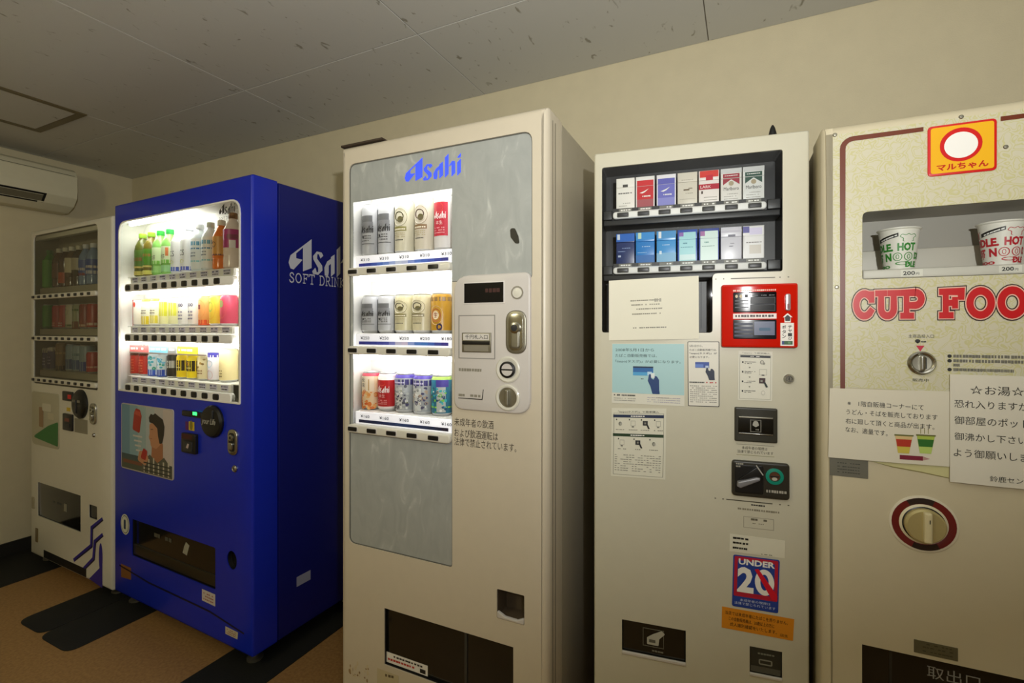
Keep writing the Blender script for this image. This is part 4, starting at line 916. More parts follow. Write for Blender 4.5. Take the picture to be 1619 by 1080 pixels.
for y_ in (0.03, 0.05): b.flat(rect(y_, y_ + 0.004, 0.07, M.H - 0.03), ink('#7a7262'), -0.0008, lambda a_, c_, d_: (M.W - d_, a_, c_))
b.build('side_groove', M.root)

GRP = {1: 'sample beer cans on the top shelf of the beige machine', 2: 'sample beer cans on the middle shelf of the beige machine', 3: 'sample cans on the bottom shelf of the beige machine'}
LIM[:] = [px0 + 0.003, pxm - 0.003]; yb = 0.066; zs = [r_ + 0.0545 for r_ in rails]
dry = lambda seed: joined(bands((0.66, 0.78, '#6c6e72', -0.24, 0.24), (0.50, 0.66, '#84868c', -0.26, 0.26), (0.23, 0.245, '#55565a', -0.3, 0.3)), logo_on(0.44, 0.60, 1.6, '#1b1b1d'), tiny_lines(0.28, 0.42, 3, '#6b6b6e', 1.2, seed), oval_on(0.37, 0.12, 0.03, '#26262a', -0.3), bands((0.0, 0.9, '#4c4e52', -0.52, -0.40), (0.0, 0.9, '#4c4e52', 0.40, 0.52)))
lager = lambda c1, c2: joined(oval_on(0.67, 0.82, 0.17, c1, d=-0.0007), oval_on(0.67, 0.74, 0.15, '#efeadb', d=-0.0010), oval_on(0.69, 0.5, 0.09, c2, d=-0.0013), oval_on(0.63, 0.3, 0.06, '#6d6640', 0.15, d=-0.0015), bands((0.42, 0.50, c1, -0.25, 0.25)), tiny_lines(0.43, 0.49, 1, '#f3ecd8', 1.3), tiny_lines(0.30, 0.40, 3, '#b9ac86', 1.3, 5), tiny_lines(0.24, 0.28, 1, '#3c3a34', 0.9))
redlab = joined(bands((0.26, 0.86, '#c9203c', -0.28, 0.28)), oval_on(0.76, 0.4, 0.09, '#e05a3c', d=-0.0009), logo_on(0.56, 0.70, 1.3, '#f6ecec'), words_on('本生', 0.46, 0.53, 0.7, '#f6dfe0'), tiny_lines(0.30, 0.43, 3, '#eaa0a8', 1.1))
row = [('tall silver beer can with black script at the top shelf\'s left end', '#bcbec3', dry(1), None), ('tall silver beer can with black script, second on the top shelf', '#bcbec3', dry(2), None),
       ('tall cream lager can with an olive oval emblem', '#cfcab4', lager('#8f8a4c', '#4c4a20'), None), ('tall cream lager can with brown emblem and red-edged band', '#cdc6b4', lager('#8a6c48', '#4c3020'), None),
       ('tall white beer can with a big red label', '#d8d6d4', redlab, None)]
for k, (lab, body, art, top) in enumerate(row):
    x = spaced([M.P(p, 380, yb)[0] for p in (582, 610.5, 641, 673, 704)], 0.033)[k]; can(M, x, yb, zs[0], lab, GRP[1], h=0.170, r=0.033, body=body, art=art)
row = [('short silver beer can with black script at the middle shelf\'s left end', '#bcbec3', dry(3), None), ('short silver beer can with black script, second on the middle shelf', '#bcbec3', dry(4), None),
       ('short cream lager can with dark emblem, left of its twin', '#cbc4a0', lager('#8c8450', '#3c3820'), None), ('short cream lager can with grey banded emblem beside the golden can', '#c6be9c', lager('#7c744c', '#34302a'), None),
       ('golden yellow beer can with red and white ring print', '#b88a1c', joined(oval_on(0.45, 0.7, 0.24, '#e8c8a0', d=-0.0008), oval_on(0.45, 0.5, 0.17, '#b86a3c', d=-0.0012), oval_on(0.45, 0.32, 0.11, '#ecd8b8', d=-0.0016), words_on('生', 0.38, 0.52, 0.4, '#8a2a2a'), oval_on(0.16, 0.28, 0.09, '#2a2048', 0.35), bands((0.8, 0.9, '#8a6a3c'))), None)]
for k, (lab, body, art, top) in enumerate(row):
    x = spaced([M.P(p, 505, yb)[0] for p in (579.5, 607, 639, 669, 699)], 0.033)[k]; can(M, x, yb, zs[1], lab, GRP[2], h=0.122, r=0.033, body=body, art=art)
chu = lambda cols, seed: joined(bands((0.72, 0.86, '#3a3474')), specks_on(0.1, 0.7, cols, 46, seed, 0.16), bands((0.1, 0.66, '#c9cbc6', -0.12, 0.12)), specks_on(0.12, 0.62, ('#8a8c88', '#e4e4de', '#5c5e66'), 16, seed + 7, 0.13, 0.3), tiny_lines(0.75, 0.83, 1, '#c9c4e4', 1.2))
row = [('orange and cream can with vertical black writing and pink rim', '#f0d8ae', joined(specks_on(0.03, 0.5, ('#e8843c', '#f0a050', '#e06a2c', '#f4c07c'), 46, 4, 0.2, 1.2), bands((0.5, 0.9, '#f4e6cc', -0.3, 0.3)), lambda b, fn, r, h: [b.text(ch, rect(-0.5 * r, -0.05 * r, (0.74 - 0.14 * k_) * h, (0.86 - 0.14 * k_) * h), K, -0.0012, fn, 0.03) for k_, ch in enumerate('秋味')], bands((0.52, 0.82, '#c9a468', 0.10, 0.14))), '#e0506a'),
       ('red can with white script lettering on the bottom shelf', '#f0ecea', joined(bands((0.13, 0.82, '#bd1a22', -0.5, 0.5)), oval_on(0.74, 0.4, 0.07, '#e04a34', d=-0.001), logo_on(0.48, 0.68, 1.5, '#f6f0ee'), words_on('本生', 0.36, 0.45, 0.7, '#f2d6d4'), tiny_lines(0.18, 0.32, 3, '#e6a0a0', 1.1)), '#f4dcdc'),
       ('purple-topped silver can with green print low down, next to the red can', '#9b9fa0', chu(('#4a4c5a', '#b4b8b4', '#6c7440', '#d8dad4', '#3c3a66'), 11), '#5a4ab0'),
       ('purple-topped silver can, second from the right on the bottom shelf', '#9b9fa0', chu(('#4c4a66', '#b8bab6', '#b09a84', '#dcdcd6', '#44406a'), 23), '#5a4ab0'),
       ('teal can with silver front and lime spots at the right end', '#1c6a86', joined(specks_on(0.1, 0.7, ('#2f9cae', '#174a70', '#7cc440', '#3ab0b8'), 40, 31, 0.16), bands((0.2, 0.24, '#9ad43c')), bands((0.1, 0.72, '#b4b8b2', 0.02, 0.3)), specks_on(0.12, 0.62, ('#70726e', '#e0e0da', '#4c4e58'), 10, 3, 0.12, 0.5), bands((0.72, 0.9, '#4a409a', 0.0, 0.4))), '#a8c860')]
for k, (lab, body, art, top) in enumerate(row):
    x = spaced([M.P(p, 625, yb)[0] for p in (582, 609.5, 640, 670.5, 699.5)], 0.033)[k]; can(M, x, yb, zs[2], lab, GRP[3], h=0.122, r=0.033, body=body, art=art, top=top, kind='cocktail_can' if k not in (1,) else 'beer_can')

# ================================================================== tobacco machine
M = Machine('cigarette_vending_machine', 'grey-beige cigarette vending machine with red card reader and taped notices', 'vending machine', (-0.366, 1.27), math.atan2(0.068, 0.5046), 0.509, 1.762)
zA, zB, zC, zD = Z(920, 180, 4.153), Z(930, 420, 4.497), Z(930, 600, 4.497), Z(930, 800, 3.858)
wx0, wx1 = (M.P(952.5, 267)[0] + M.P(952, 520)[0]) / 2, M.P(1238, 330)[0]; wz1 = (M.P(952.5, 267)[1] + M.P(1238, 234)[1]) / 2
wzm = (M.P(1238, 427)[1] + M.P(1130, 434)[1]) / 2; wxm = M.P(1127, 480)[0]; wz0 = M.P(1040, 526)[1]
win = roundpoly([(wx0, wz0), (wxm, wz0), (wxm, wzm), (wx1, wzm), (wx1, wz1), (wx0, wz1)], [0.006, 0.008, 0.012, 0.006, 0.006, 0.006], 4)
a = [M.P(*zD(*p)) for p in ((208, 688), (597, 765), (593, 962), (203, 878))]
disp = rect(a[0][0], a[1][0], (a[2][1] + a[3][1]) / 2, (a[0][1] + a[1][1]) / 2)
a = [M.P(*zD(*p)) for p in ((987, 857), (1185, 890), (1178, 1052), (987, 1018))]
crt = rect(a[0][0], a[1][0], (a[2][1] + a[3][1]) / 2, (a[0][1] + a[1][1]) / 2)
b = MB(); b.prism(roundpoly(rect(0, M.W, 0.05, M.H), 0.006), 0, 0.095, TOBAC, holes=[win, disp, crt], bev=0.006, back=True); b.build('door_panel', M.root)
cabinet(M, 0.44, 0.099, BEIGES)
b = MB(); b.cavity(inset(win, 0.0008), 0.003, 0.085, DARKM); b.build('display_lining', M.root)
b = MB(); b.prism(inset(win, 0.001), 0.003, 0.005, GLASSD); b.build('window_pane', M.root, label='dark tinted pane')
rp = M.P(1222, 206, 0.10)
b = MB(); b.lathe([(0.012, M.H - 0.01), (0.0105, M.H + 0.03), (0.006, M.H + 0.05), (0.002, M.H + 0.058), (0, M.H + 0.058)], DARK, rp[0], 0.10, 14); b.build('antenna', M.root)
pk = {}
cx = [z_ for z_ in (287.5, 417.5, 556, 695, 836, 982.5, 1129.5)]
rails = []
GRP = {1: 'sample cigarette packs on the upper shelf', 2: 'sample cigarette packs on the lower shelf'}
for row_, (pl, pr) in enumerate((((205, 672), (1215, 597)), ((207, 1037), (1215, 990)))):
    zz = (M.P(*zA(*pl), 0.01)[1] + M.P(*zA(*pr), 0.01)[1]) / 2; rails.append(zz); xa, xb = M.P(*zA(*pl), 0.01)[0], M.P(*zA(*pr), 0.01)[0]
    o = rail(M, zz, xa, xb, 0.019, M.P(*zA(272, 660), 0.01)[0], M.P(*zA(1136, 600), 0.01)[0], 7, 0.026, 0.0085, LINER, DARKM, frame=ink('#55544e'), d=0.006)
    b = MB(); b.prism(rect(wx0 + 0.002, wx1 - 0.002, zz - 0.026, zz - 0.010), 0.014, 0.080, DARKM, bev=0.003, back=True); b.prism(rect(wx0 + 0.002, xa - 0.002, zz - 0.010, zz + 0.014), 0.010, 0.08, DARKM, bev=0.002, back=True); b.prism(rect(xb + 0.002, wx1 - 0.002, zz - 0.010, zz + 0.014), 0.010, 0.08, DARKM, bev=0.002, back=True); b.build('pack_shelf', M.root)
    b = MB(); b.prism(rect(xa, xb, zz + 0.009, zz + 0.020), 0.017, 0.020, DARKM, back=True)
    for k in range(7):
        x = M.P(*zA(cx[k], 640), 0.017)[0]; b.flat(rect(x - 0.017, x + 0.017, zz + 0.010, zz + 0.019), ink('#77756c'), 0.0165); b.dashes(rect(x - 0.012, x + 0.014, zz + 0.012, zz + 0.017), 4, WI, k, 0.0161)
    b.build('price_strip', M.root)
b = MB()
for k in range(14): b.flat(rect(wx0 + 0.012 + 0.03 * k, wx0 + 0.014 + 0.03 * k, wz0 + 0.01 if wx0 + 0.03 * k < wxm - 0.02 else wzm + 0.01, wz1 - 0.01), ink('#3e4044'), 0.083)
b.build('column_dividers', M.root)


def pack(x, z, label, group, base, art):
    t = placed(M, 'cigarette_pack', label, 'cigarette pack', group, x, 0.021, z)
    w, h_, dp = 0.0480, 0.087, 0.022; hh = 0.062
    fp = lambda a_, c_, d_: (a_, d_, c_)
    b = MB(); b.prism(rect(-w / 2, w / 2, 0, hh), 0, dp, ink(base, 0.3), bev=0.0012, back=True)
    art(b, lambda *v: sub(rect(-w / 2, w / 2, 0, h_), *v), 0); b.build('pack_body', t)
    b = MB(); b.prism(rect(-w / 2, w / 2, hh + 0.0003, h_), 0, dp, ink(base, 0.3), bev=0.0012, back=True)
    art(b, lambda *v: sub(rect(-w / 2, w / 2, 0, h_), *v), 1); b.build('pack_lid', t)


def parts_art(*items):                               # (s0, s1, t0, t1, colour or (text, colour)); lid starts at t = 0.705
    def f(b, q, lid):
        for k, (s0, s1, t0, t1, c) in enumerate(items):
            d = -0.0004 - 0.00012 * k
            if isinstance(c, tuple):
                if (t0 >= 0.70) == bool(lid): (b.text(c[0], q(s0, s1, t0, t1), ink(c[1]), d) if c[0] else b.dashes(q(s0, s1, t0, t1), 6, ink(c[1]), k, d))
                continue
            lo, hi = (0.708, 1.0) if lid else (0.0, 0.702)
            u0, u1 = max(t0, lo), min(t1, hi)
            if u1 > u0: b.flat(q(s0, s1, u0, u1), ink(c, 0.3), d)
    return f
def roof_art(col, txt):
    def f(b, q, lid):
        Q = q(0, 1, 0, 1)
        if lid: b.flat(q(0.1, 0.9, 0.72, 0.84), ink(col), -0.0005); b.flat(q(0.0, 1.0, 0.86, 0.99), SILV, -0.0004); b.dashes(q(0.18, 0.82, 0.77, 0.80), 7, WI, 3, -0.0009)
        else:
            b.flat([bil(Q, 0.1, 0.70), bil(Q, 0.1, 0.52), bil(Q, 0.5, 0.68), bil(Q, 0.9, 0.52), bil(Q, 0.9, 0.70)], ink(col), -0.0005)
            b.flat(ellipse(*bil(Q, 0.5, 0.56), 0.006, 0.006, 14), ink('#a89a7c'), -0.0007); b.text(txt, q(0.14, 0.86, 0.36, 0.46), K, -0.0007)
            for k in range(3): b.dashes(q(0.15, 0.85, 0.1 + 0.07 * k, 0.13 + 0.07 * k), 9, ink('#a09c94'), k, -0.0006)
    return f
def arc_art(top, mid, low):
    def f(b, q, lid):
        Q = q(0, 1, 0, 1)
        if lid: b.flat(q(0.06, 0.94, 0.71, 0.88), ink(top), -0.0004)
        else:
            b.flat(q(0.06, 0.94, 0.30, 0.70), ink(mid), -0.0004); b.flat(q(0.06, 0.94, 0.04, 0.30), ink(low), -0.0005)
            b.flat([bil(Q, 0.2, 0.5), bil(Q, 0.45, 0.55), bil(Q, 0.7, 0.62), bil(Q, 0.5, 0.52), bil(Q, 0.35, 0.48)], WI, -0.0007); b.dashes(q(0.2, 0.8, 0.36, 0.42), 8, WI, 2, -0.0007)
    return f
up = [('white cigarette pack with small grey mark at the left end', '#f0eee6', parts_art((0.36, 0.64, 0.72, 0.80, '#4a4a48'), (0.12, 0.9, 0.50, 0.56, ('', '#7a7874')), (0.15, 0.8, 0.2, 0.24, ('', '#b8b4ac')), (0.15, 0.6, 0.12, 0.16, ('', '#b8b4ac')))),
      ('red-fronted cigarette pack with white edge', '#ecebe6', arc_art('#d01824', '#c81c26', '#a8545a')),
      ('lavender blue cigarette pack with white edge', '#eeecf0', arc_art('#5a5cb4', '#6a6cc0', '#8a8cd0')),
      ('beige cigarette pack with a thin dark squiggle', '#d8d2c2', parts_art((0.3, 0.6, 0.46, 0.50, '#6a5a44'), (0.55, 0.75, 0.51, 0.53, '#6a5a44'), (0.2, 0.8, 0.36, 0.39, ('', '#9a9484')), (0.2, 0.8, 0.76, 0.79, ('', '#b0aa9a')), (0.1, 0.9, 0.2, 0.21, '#b0aa9c'))),
      ('white cigarette pack with red top and red name band', '#ece6e0', parts_art((0.05, 0.97, 0.80, 0.99, '#d8342c'), (0.35, 0.7, 0.71, 0.86, '#c41c34'), (0.0, 1.0, 0.44, 0.60, '#b41c34'), (0.08, 0.6, 0.48, 0.56, ('LARK', '#f4ece6')), (0.12, 0.2, 0.32, 0.4, '#4a3a34'), (0.25, 0.9, 0.12, 0.14, '#b0aca4'), (0.25, 0.9, 0.2, 0.22, '#b0aca4'))),
      ('silver-topped cigarette pack with crimson roof shape', '#e2dfd8', roof_art('#9c1c34', 'Marlboro')),
      ('silver-topped cigarette pack with dark green roof shape', '#dfe0dc', roof_art('#1f4a3c', 'Marlboro'))]
lo = [('dark navy cigarette pack with bright blue lid at the lower left', '#27386c', parts_art((0.0, 1.0, 0.74, 0.98, '#2b6cc8'), (0.06, 0.2, 0.80, 0.97, '#d8e4f0'), (0.1, 0.8, 0.52, 0.55, ('', '#8ea4d0')), (0.1, 0.5, 0.42, 0.45, ('', '#8ea4d0')), (0.1, 0.26, 0.26, 0.32, '#b8c4dc'))),
      ('mid blue cigarette pack with a green-tinged white corner', '#2f86d0', parts_art((0.0, 1.0, 0.76, 0.98, '#3494dc'), (0.12, 0.3, 0.80, 0.98, '#cfe8cc'), (0.1, 0.8, 0.54, 0.57, ('', '#bcd8f0')), (0.1, 0.6, 0.36, 0.39, ('', '#9cc8ea')), (0.0, 1.0, 0.02, 0.3, '#2a70b8'))),
      ('sky blue cigarette pack with a white corner flash', '#4a9edc', parts_art((0.0, 1.0, 0.78, 0.99, '#3a94d0'), (0.1, 0.24, 0.78, 0.98, '#f0f2f0'), (0.1, 0.7, 0.56, 0.59, ('', '#d0e6f6')), (0.0, 1.0, 0.02, 0.34, '#7ab4d8'), (0.14, 0.26, 0.3, 0.4, '#e0ecf4'))),
      ('pale turquoise cigarette pack in a dark blue frame', '#3a5cb4', parts_art((0.08, 0.92, 0.04, 0.92, '#a4dce0'), (0.08, 0.3, 0.8, 0.92, '#8a5cb0'), (0.16, 0.5, 0.56, 0.62, ('', '#4a8ca0')), (0.16, 0.8, 0.46, 0.49, ('', '#5a98a8')), (0.12, 0.88, 0.1, 0.26, '#d0e8e8'))),
      ('pale mint cigarette pack in a purplish frame', '#4a58a0', parts_art((0.08, 0.94, 0.04, 0.92, '#d4e8e0'), (0.08, 0.3, 0.78, 0.92, '#a45c9c'), (0.16, 0.5, 0.56, 0.62, ('', '#6a9c94')), (0.16, 0.8, 0.46, 0.49, ('', '#8aa8a0')))),
      ('white and lilac-grey cigarette pack beside the mint one', '#dcdae2', parts_art((0.0, 1.0, 0.84, 0.9, '#c4c0cc'), (0.35, 0.7, 0.72, 0.78, '#6a6878'), (0.35, 0.65, 0.5, 0.54, ('', '#8a8894')), (0.4, 0.6, 0.42, 0.46, ('', '#8a8894')))),
      ('white cigarette pack with purple corner square at the lower right', '#e4e2e0', parts_art((0.06, 0.94, 0.03, 0.97, '#eceae8'), (0.0, 0.3, 0.80, 0.98, '#54509c'), (0.3, 0.9, 0.74, 0.94, '#dcd4ee'), (0.15, 0.9, 0.5, 0.54, ('', '#8a8480')), (0.3, 0.85, 0.2, 0.45, '#d4ccc0')))]
for k, (lab, base, art) in enumerate(up): pack(M.P(*zA(cx[k], 560), 0.021)[0], rails[0] + 0.0145, lab, GRP[1], base, art)
for k, (lab, base, art) in enumerate(lo): pack(M.P(*zA(cx[k], 900), 0.021)[0], rails[1] + 0.0145, lab, GRP[2], base, art)
for zz in rails:                                  # ledge that carries the packs
    b = MB(); b.prism(rect(wx0 + 0.02, wx1 - 0.02, zz - 0.010, zz + 0.0140), 0.0205, 0.080, DARKM, back=True); b.build('pack_ledge', M.root)

# red card reader
zr = Z(1080, 430, 8.305)
rq = lambda *p: M.q(*[zr(*k) for k in p])
def rr4(x0, y0, x1, y1): return M.r(*zr(x0, y0), *zr(x1, y1))
l = [M.P(*zB(*p)) for p in ((947, 141), (1485, 126), (1485, 583), (947, 580))]; rp = rect((l[0][0] + l[3][0]) / 2, (l[1][0] + l[2][0]) / 2, (l[2][1] + l[3][1]) / 2, (l[0][1] + l[1][1]) / 2)
b = MB(); b.prism(roundpoly(rp, 0.006), -0.014, 0.001, RED, bev=0.004)
Q = rp
b.dashes(sub(Q, 0.155, 0.725, 0.885, 0.915), 22, ink('#f0c0b0'), 6, -0.0146, h=0.9)
s1 = sub(Q, 0.155, 0.725, 0.555, 0.875); b.prism(roundpoly(s1, 0.003), -0.0150, -0.013, ink('#0a0a10', 0.15), bev=0.0006)
for s_, t_ in ((0.08, 0.80), (0.18, 0.80)): b.flat(ellipse(*bil(s1, s_, t_), 0.003, 0.004, 10), ink('#c9b890'), -0.0156)
b.flat(sub(s1, 0.27, 0.35, 0.72, 0.9), ink('#5c5c64'), -0.0156); b.flat(sub(s1, 0.29, 0.33, 0.76, 0.85), K, -0.016)
for t0, t1 in ((0.42, 0.74), (0.06, 0.38)):
    f_ = sub(s1, 0.40, 0.97, t0, t1); b.flat(f_, ink('#2e3036'), -0.0156); b.flat(sub(f_, 0.02, 0.98, 0.06, 0.92), ink('#0a0a0e', 0.15), -0.0160)
for t0 in (0.55, 0.40, 0.22): b.flat(sub(s1, 0.04, 0.36, t0, t0 + 0.05), ink('#43444c'), -0.0156)
for s_ in (0.45, 0.65, 0.83): b.dashes(sub(s1, s_, s_ + 0.13, 0.80, 0.86), 4, ink('#6c6c70'), int(s_ * 100), -0.0156)
s2 = sub(Q, 0.155, 0.725, 0.455, 0.535); b.flat(s2, ink('#f2e4e0'), -0.0146); b.dashes(sub(s2, 0.05, 0.95, 0.2, 0.85), 13, ink('#3a2a28'), 4, -0.0150, fill=0.9); b.flat(ellipse(*bil(s2, 0.84, 0.5), 0.003, 0.003, 10), K, -0.0151)
s3 = sub(Q, 0.155, 0.725, 0.135, 0.44); b.prism(roundpoly(s3, 0.003), -0.0150, -0.013, ink('#14161e', 0.2), bev=0.0006)
for t0 in (0.12, 0.32, 0.52, 0.72): b.flat(sub(s3, 0.03, 0.46, t0, t0 + 0.1), ink('#26304a'), -0.0156)
b.flat(sub(s3, 0.49, 0.96, 0.2, 0.9), ink('#5c6480', 0.25), -0.0156); b.flat(roundpoly(sub(s3, 0.6, 0.86, 0.42, 0.58), 0.003), ink('#2f5878'), -0.0160)
b.build('card_reader', M.root, label='red card reader panel')
b = MB(); s4 = sub(Q, 0.835, 0.90, 0.575, 0.835); b.prism(roundpoly(s4, 0.004), -0.020, -0.0135, ink('#b8a8a8', 0.2, 0.4), bev=0.002); b.flat(sub(s4, 0.25, 0.75, 0.1, 0.4), ink('#7a4a48'), -0.0204); b.build('card_slot', M.root)
b = MB(); c = bil(Q, 0.866, 0.46); w_ = 0.0105
b.flat([(c[0] - w_, c[1] + 0.002), (c[0] - w_ * 0.62, c[1] + 0.002), (c[0] - w_ * 0.62, c[1] - 0.010), (c[0] + w_ * 0.62, c[1] - 0.010), (c[0] + w_ * 0.62, c[1] + 0.002), (c[0] + w_, c[1] + 0.002), (c[0], c[1] + 0.012)], WI, -0.0146); b.flat(roundpoly([(c[0] - 0.005, c[1] - 0.007), (c[0] + 0.005, c[1] - 0.007), (c[0] + 0.006, c[1] + 0.002), (c[0], c[1] + 0.008), (c[0] - 0.006, c[1] + 0.002)], 0.001), K, -0.0150)
s5 = sub(Q, 0.775, 0.945, 0.03, 0.385); b.flat(s5, ink('#f0ece4'), -0.0146)
for k, ch in enumerate('チャージ'): b.text({'ー': '｜'}.get(ch, ch), sub(s5, 0.56, 0.86, 0.76 - 0.17 * k, 0.90 - 0.17 * k), K, -0.0150, bold=0.02)
for k, ch in enumerate('ボタン'): b.text(ch, sub(s5, 0.12, 0.42, 0.74 - 0.2 * k, 0.90 - 0.2 * k), K, -0.0150, bold=0.02)
b.flat(sub(s5, 0.1, 0.9, 0.06, 0.22), ink('#2a5a34'), -0.0150); b.flat(sub(s5, 0.1, 0.28, 0.06, 0.22), ink('#2c3a7c'), -0.0154); b.flat(sub(s5, 0.55, 0.75, 0.1, 0.18), ink('#5f8a5c'), -0.0154)
b.build('charge_label', M.root)
lock(M, M.P(*zB(1427, 805)), 0.0115)
# bill inserter and coin unit
def rq4(z_, *p):
    l_ = [M.P(*z_(*k)) for k in p]; return rect((l_[0][0] + l_[3][0]) / 2, (l_[1][0] + l_[2][0]) / 2, (l_[2][1] + l_[3][1]) / 2, (l_[0][1] + l_[1][1]) / 2)
Q = rq4(zC, (1043, 195), (1348, 205), (1342, 448), (1040, 436)); b = MB(); b.prism(roundpoly(Q, 0.004), -0.008, 0.001, ink('#34332b', 0.35), bev=0.003)
b.prism(sub(Q, 0.08, 0.90, 0.24, 0.74), -0.0095, -0.0075, ink('#12110d', 0.2), bev=0.0008); b.prism(sub(Q, 0.09, 0.89, 0.70, 0.745), -0.0115, -0.008, STEEL, bev=0.0008); b.prism(sub(Q, 0.09, 0.89, 0.225, 0.26), -0.0115, -0.008, CHROME, bev=0.0008)
i_ = sub(Q, 0.36, 0.62, 0.30, 0.66); b.flat(i_, ink('#6c6a60'), -0.0100, holes=[list(reversed(sub(i_, 0.08, 0.92, 0.06, 0.94)))]); b.flat(roundpoly([bil(i_, .2, .55), bil(i_, .5, .4), bil(i_, .8, .55), bil(i_, .7, .85), bil(i_, .5, .92), bil(i_, .3, .85)], 0.003), ink('#a8a69a'), -0.0100); b.dashes(sub(i_, 0.2, 0.8, 0.12, 0.28), 4, ink('#8a887c'), 2, -0.0100)
b.build('bill_inserter', M.root)
Q = rq4(zC, (1062, 472), (1318, 486), (1318, 536), (1062, 522)); b = MB(); b.text('未成年者の喫煙は', sub(Q, 0.13, 0.84, 0.56, 1.0), ink('#4a463a'), -0.0007, bold=0.01); b.text('法律で禁じられています', sub(Q, 0.0, 1.0, 0.0, 0.44), ink('#4a463a'), -0.0007, bold=0.01)
p0, p1 = bil(Q, -0.02, 1.25), bil(Q, 1.02, 1.25); band(b, [p0, p1], 0.0012, ink('#8a8676'), -0.0007); p0, p1 = bil(Q, -0.02, -0.25), bil(Q, 1.02, -0.25); band(b, [p0, p1], 0.0012, ink('#8a8a62'), -0.0007); b.build('warning_print', M.root)
Q = rq4(zC, (1022, 568), (1432, 596), (1427, 850), (1020, 820)); b = MB(); b.prism(roundpoly(Q, 0.009), -0.010, 0.001, ink('#2e2c24', 0.35), bev=0.004)
b.prism(roundpoly(sub(Q, 0.05, 0.55, 0.10, 0.90), 0.006), -0.0115, -0.009, DARK, bev=0.001)
b.prism([bil(Q, 0.12, 0.5), bil(Q, 0.46, 0.92), bil(Q, 0.54, 0.66), bil(Q, 0.5, 0.5)], -0.018, -0.011, DARK, bev=0.002)
b.prism(roundpoly([bil(Q, 0.08, 0.30), bil(Q, 0.14, 0.27), bil(Q, 0.48, 0.52), bil(Q, 0.49, 0.60), bil(Q, 0.42, 0.60), bil(Q, 0.09, 0.44)], 0.003), -0.024, -0.012, ink('#8c8c90', 0.3, 0.3), bev=0.003)
band(b, [bil(Q, 0.42, 0.92), bil(Q, 0.53, 0.68)], 0.003, ink('#aaa8a0'), -0.0185)
b.dashes(sub(Q, 0.07, 0.20, 0.89, 0.95), 4, ink('#a09c90'), 3, -0.0116, fill=0.95); b.dashes(sub(Q, 0.07, 0.15, 0.81, 0.88), 3, ink('#a09c90'), 4, -0.0116, fill=0.95); b.build('coin_unit', M.root)
b = MB(); c = bil(Q, 0.74, 0.64); b.dome(c[0], c[1], [(0.0195, -0.010), (0.0195, -0.0125), (0.012, -0.0135), (0.0115, -0.011), (0, -0.011)], [ink('#0f7a68', 0.3), ink('#128a74', 0.3), ink('#0c5a4c', 0.3), ink('#5c3a28', 0.3)], seg=30)
b.prism(rect(c[0] - 0.009, c[0] + 0.009, c[1] - 0.0015, c[1] + 0.0015), -0.013, -0.010, K); b.flat(ellipse(c[0], c[1] - 0.006, 0.006, 0.004, 14), ink('#b8b4a4'), -0.0116); b.build('coin_slot', M.root, label='green-ringed coin slot')
b = MB(); b.dashes(sub(Q, 0.60, 0.95, 0.16, 0.27), 8, ink('#a8a498'), 4, -0.0104, fill=0.95); b.build('coin_print', M.root)
b = MB()
for p in (((900, 842), (1480, 902)), ):
    a_, c_ = M.P(*zC(*p[0])), M.P(*zC(*p[1])); zz = (a_[1] + c_[1]) / 2; xs_ = [a_[0] + (c_[0] - a_[0]) * k / 20 for k in range(21)]
    for k in range(20):
        if 3 <= k <= 14 or k % 2 == 0: b.flat(rect(xs_[k], xs_[k] + (xs_[1] - xs_[0]) * (1.0 if 3 <= k <= 13 else 0.4), zz - 0.0012, zz + 0.0012), ink('#4c4838'), -0.0007)
b.build('lower_line_print', M.root); b = MB(); a_, c_ = M.P(*zB(905, 97)), M.P(*zB(1480, 78)); zz = (a_[1] + c_[1]) / 2; xs_ = [a_[0] + (c_[0] - a_[0]) * k / 20 for k in range(21)]
for k in range(20):
    if 4 <= k <= 14 or k % 2 == 0: b.flat(rect(xs_[k], xs_[k] + (xs_[1] - xs_[0]) * (1.0 if 4 <= k <= 14 else 0.35), zz - 0.0012, zz + 0.0012), ink('#6a675a'), -0.0007)
b.build('upper_line_print', M.root)
b = MB(); Q = rq4(zC, (1065, 905), (1370, 940), (1365, 960), (1065, 925)); b.dashes(Q, 18, ink('#8c8672'), 6, fill=0.9); Q = rq4(zC, (1160, 885), (1265, 893), (1265, 908), (1160, 900)); b.dashes(Q, 6, KB, 5, fill=0.9)
Q = rq4(zC, (1105, 975), (1325, 990), (1320, 1072), (1105, 1055)); b.flat(Q, ink('#a8a290'), -0.0006, holes=[list(reversed(inset(ccw(Q), 0.0014)))]); b.dashes(sub(Q, 0.25, 0.8, 0.66, 0.92), 4, ink('#6a6656'), 8); b.dashes(sub(Q, 0.3, 0.7, 0.4, 0.5), 6, ink('#8e8876'), 8); b.build('rating_print', M.root)
b = MB(); b.cavity(inset(ccw(disp), 0.0005), 0.003, 0.06, VOID); b.build('pack_chute', M.root)
b = MB(); i_ = inset(ccw(disp), 0.002); b.prism(i_, 0.004, 0.008, SMOKE, bev=0.001); q_ = sub(i_, 0.33, 0.67, 0.26, 0.86); b.flat(q_, ink('#6a685a'), 0.0034, holes=[list(reversed(sub(q_, 0.03, 0.97, 0.04, 0.96)))])
b.flat(roundpoly([bil(q_, .2, .12), bil(q_, .75, .12), bil(q_, .78, .5), bil(q_, 1.05, .82), bil(q_, .9, .98), bil(q_, .5, .74), bil(q_, .2, .5)], 0.003), ink('#b4b2a4'), 0.0030); b.flat(sub(q_, 0.3, 0.6, 0.25, 0.42), ink('#5c5a4e'), 0.0026); b.dashes(sub(i_, 0.48, 0.66, 0.10, 0.18), 4, ink('#7a786a'), 3, 0.0034); b.build('pack_flap', M.root)
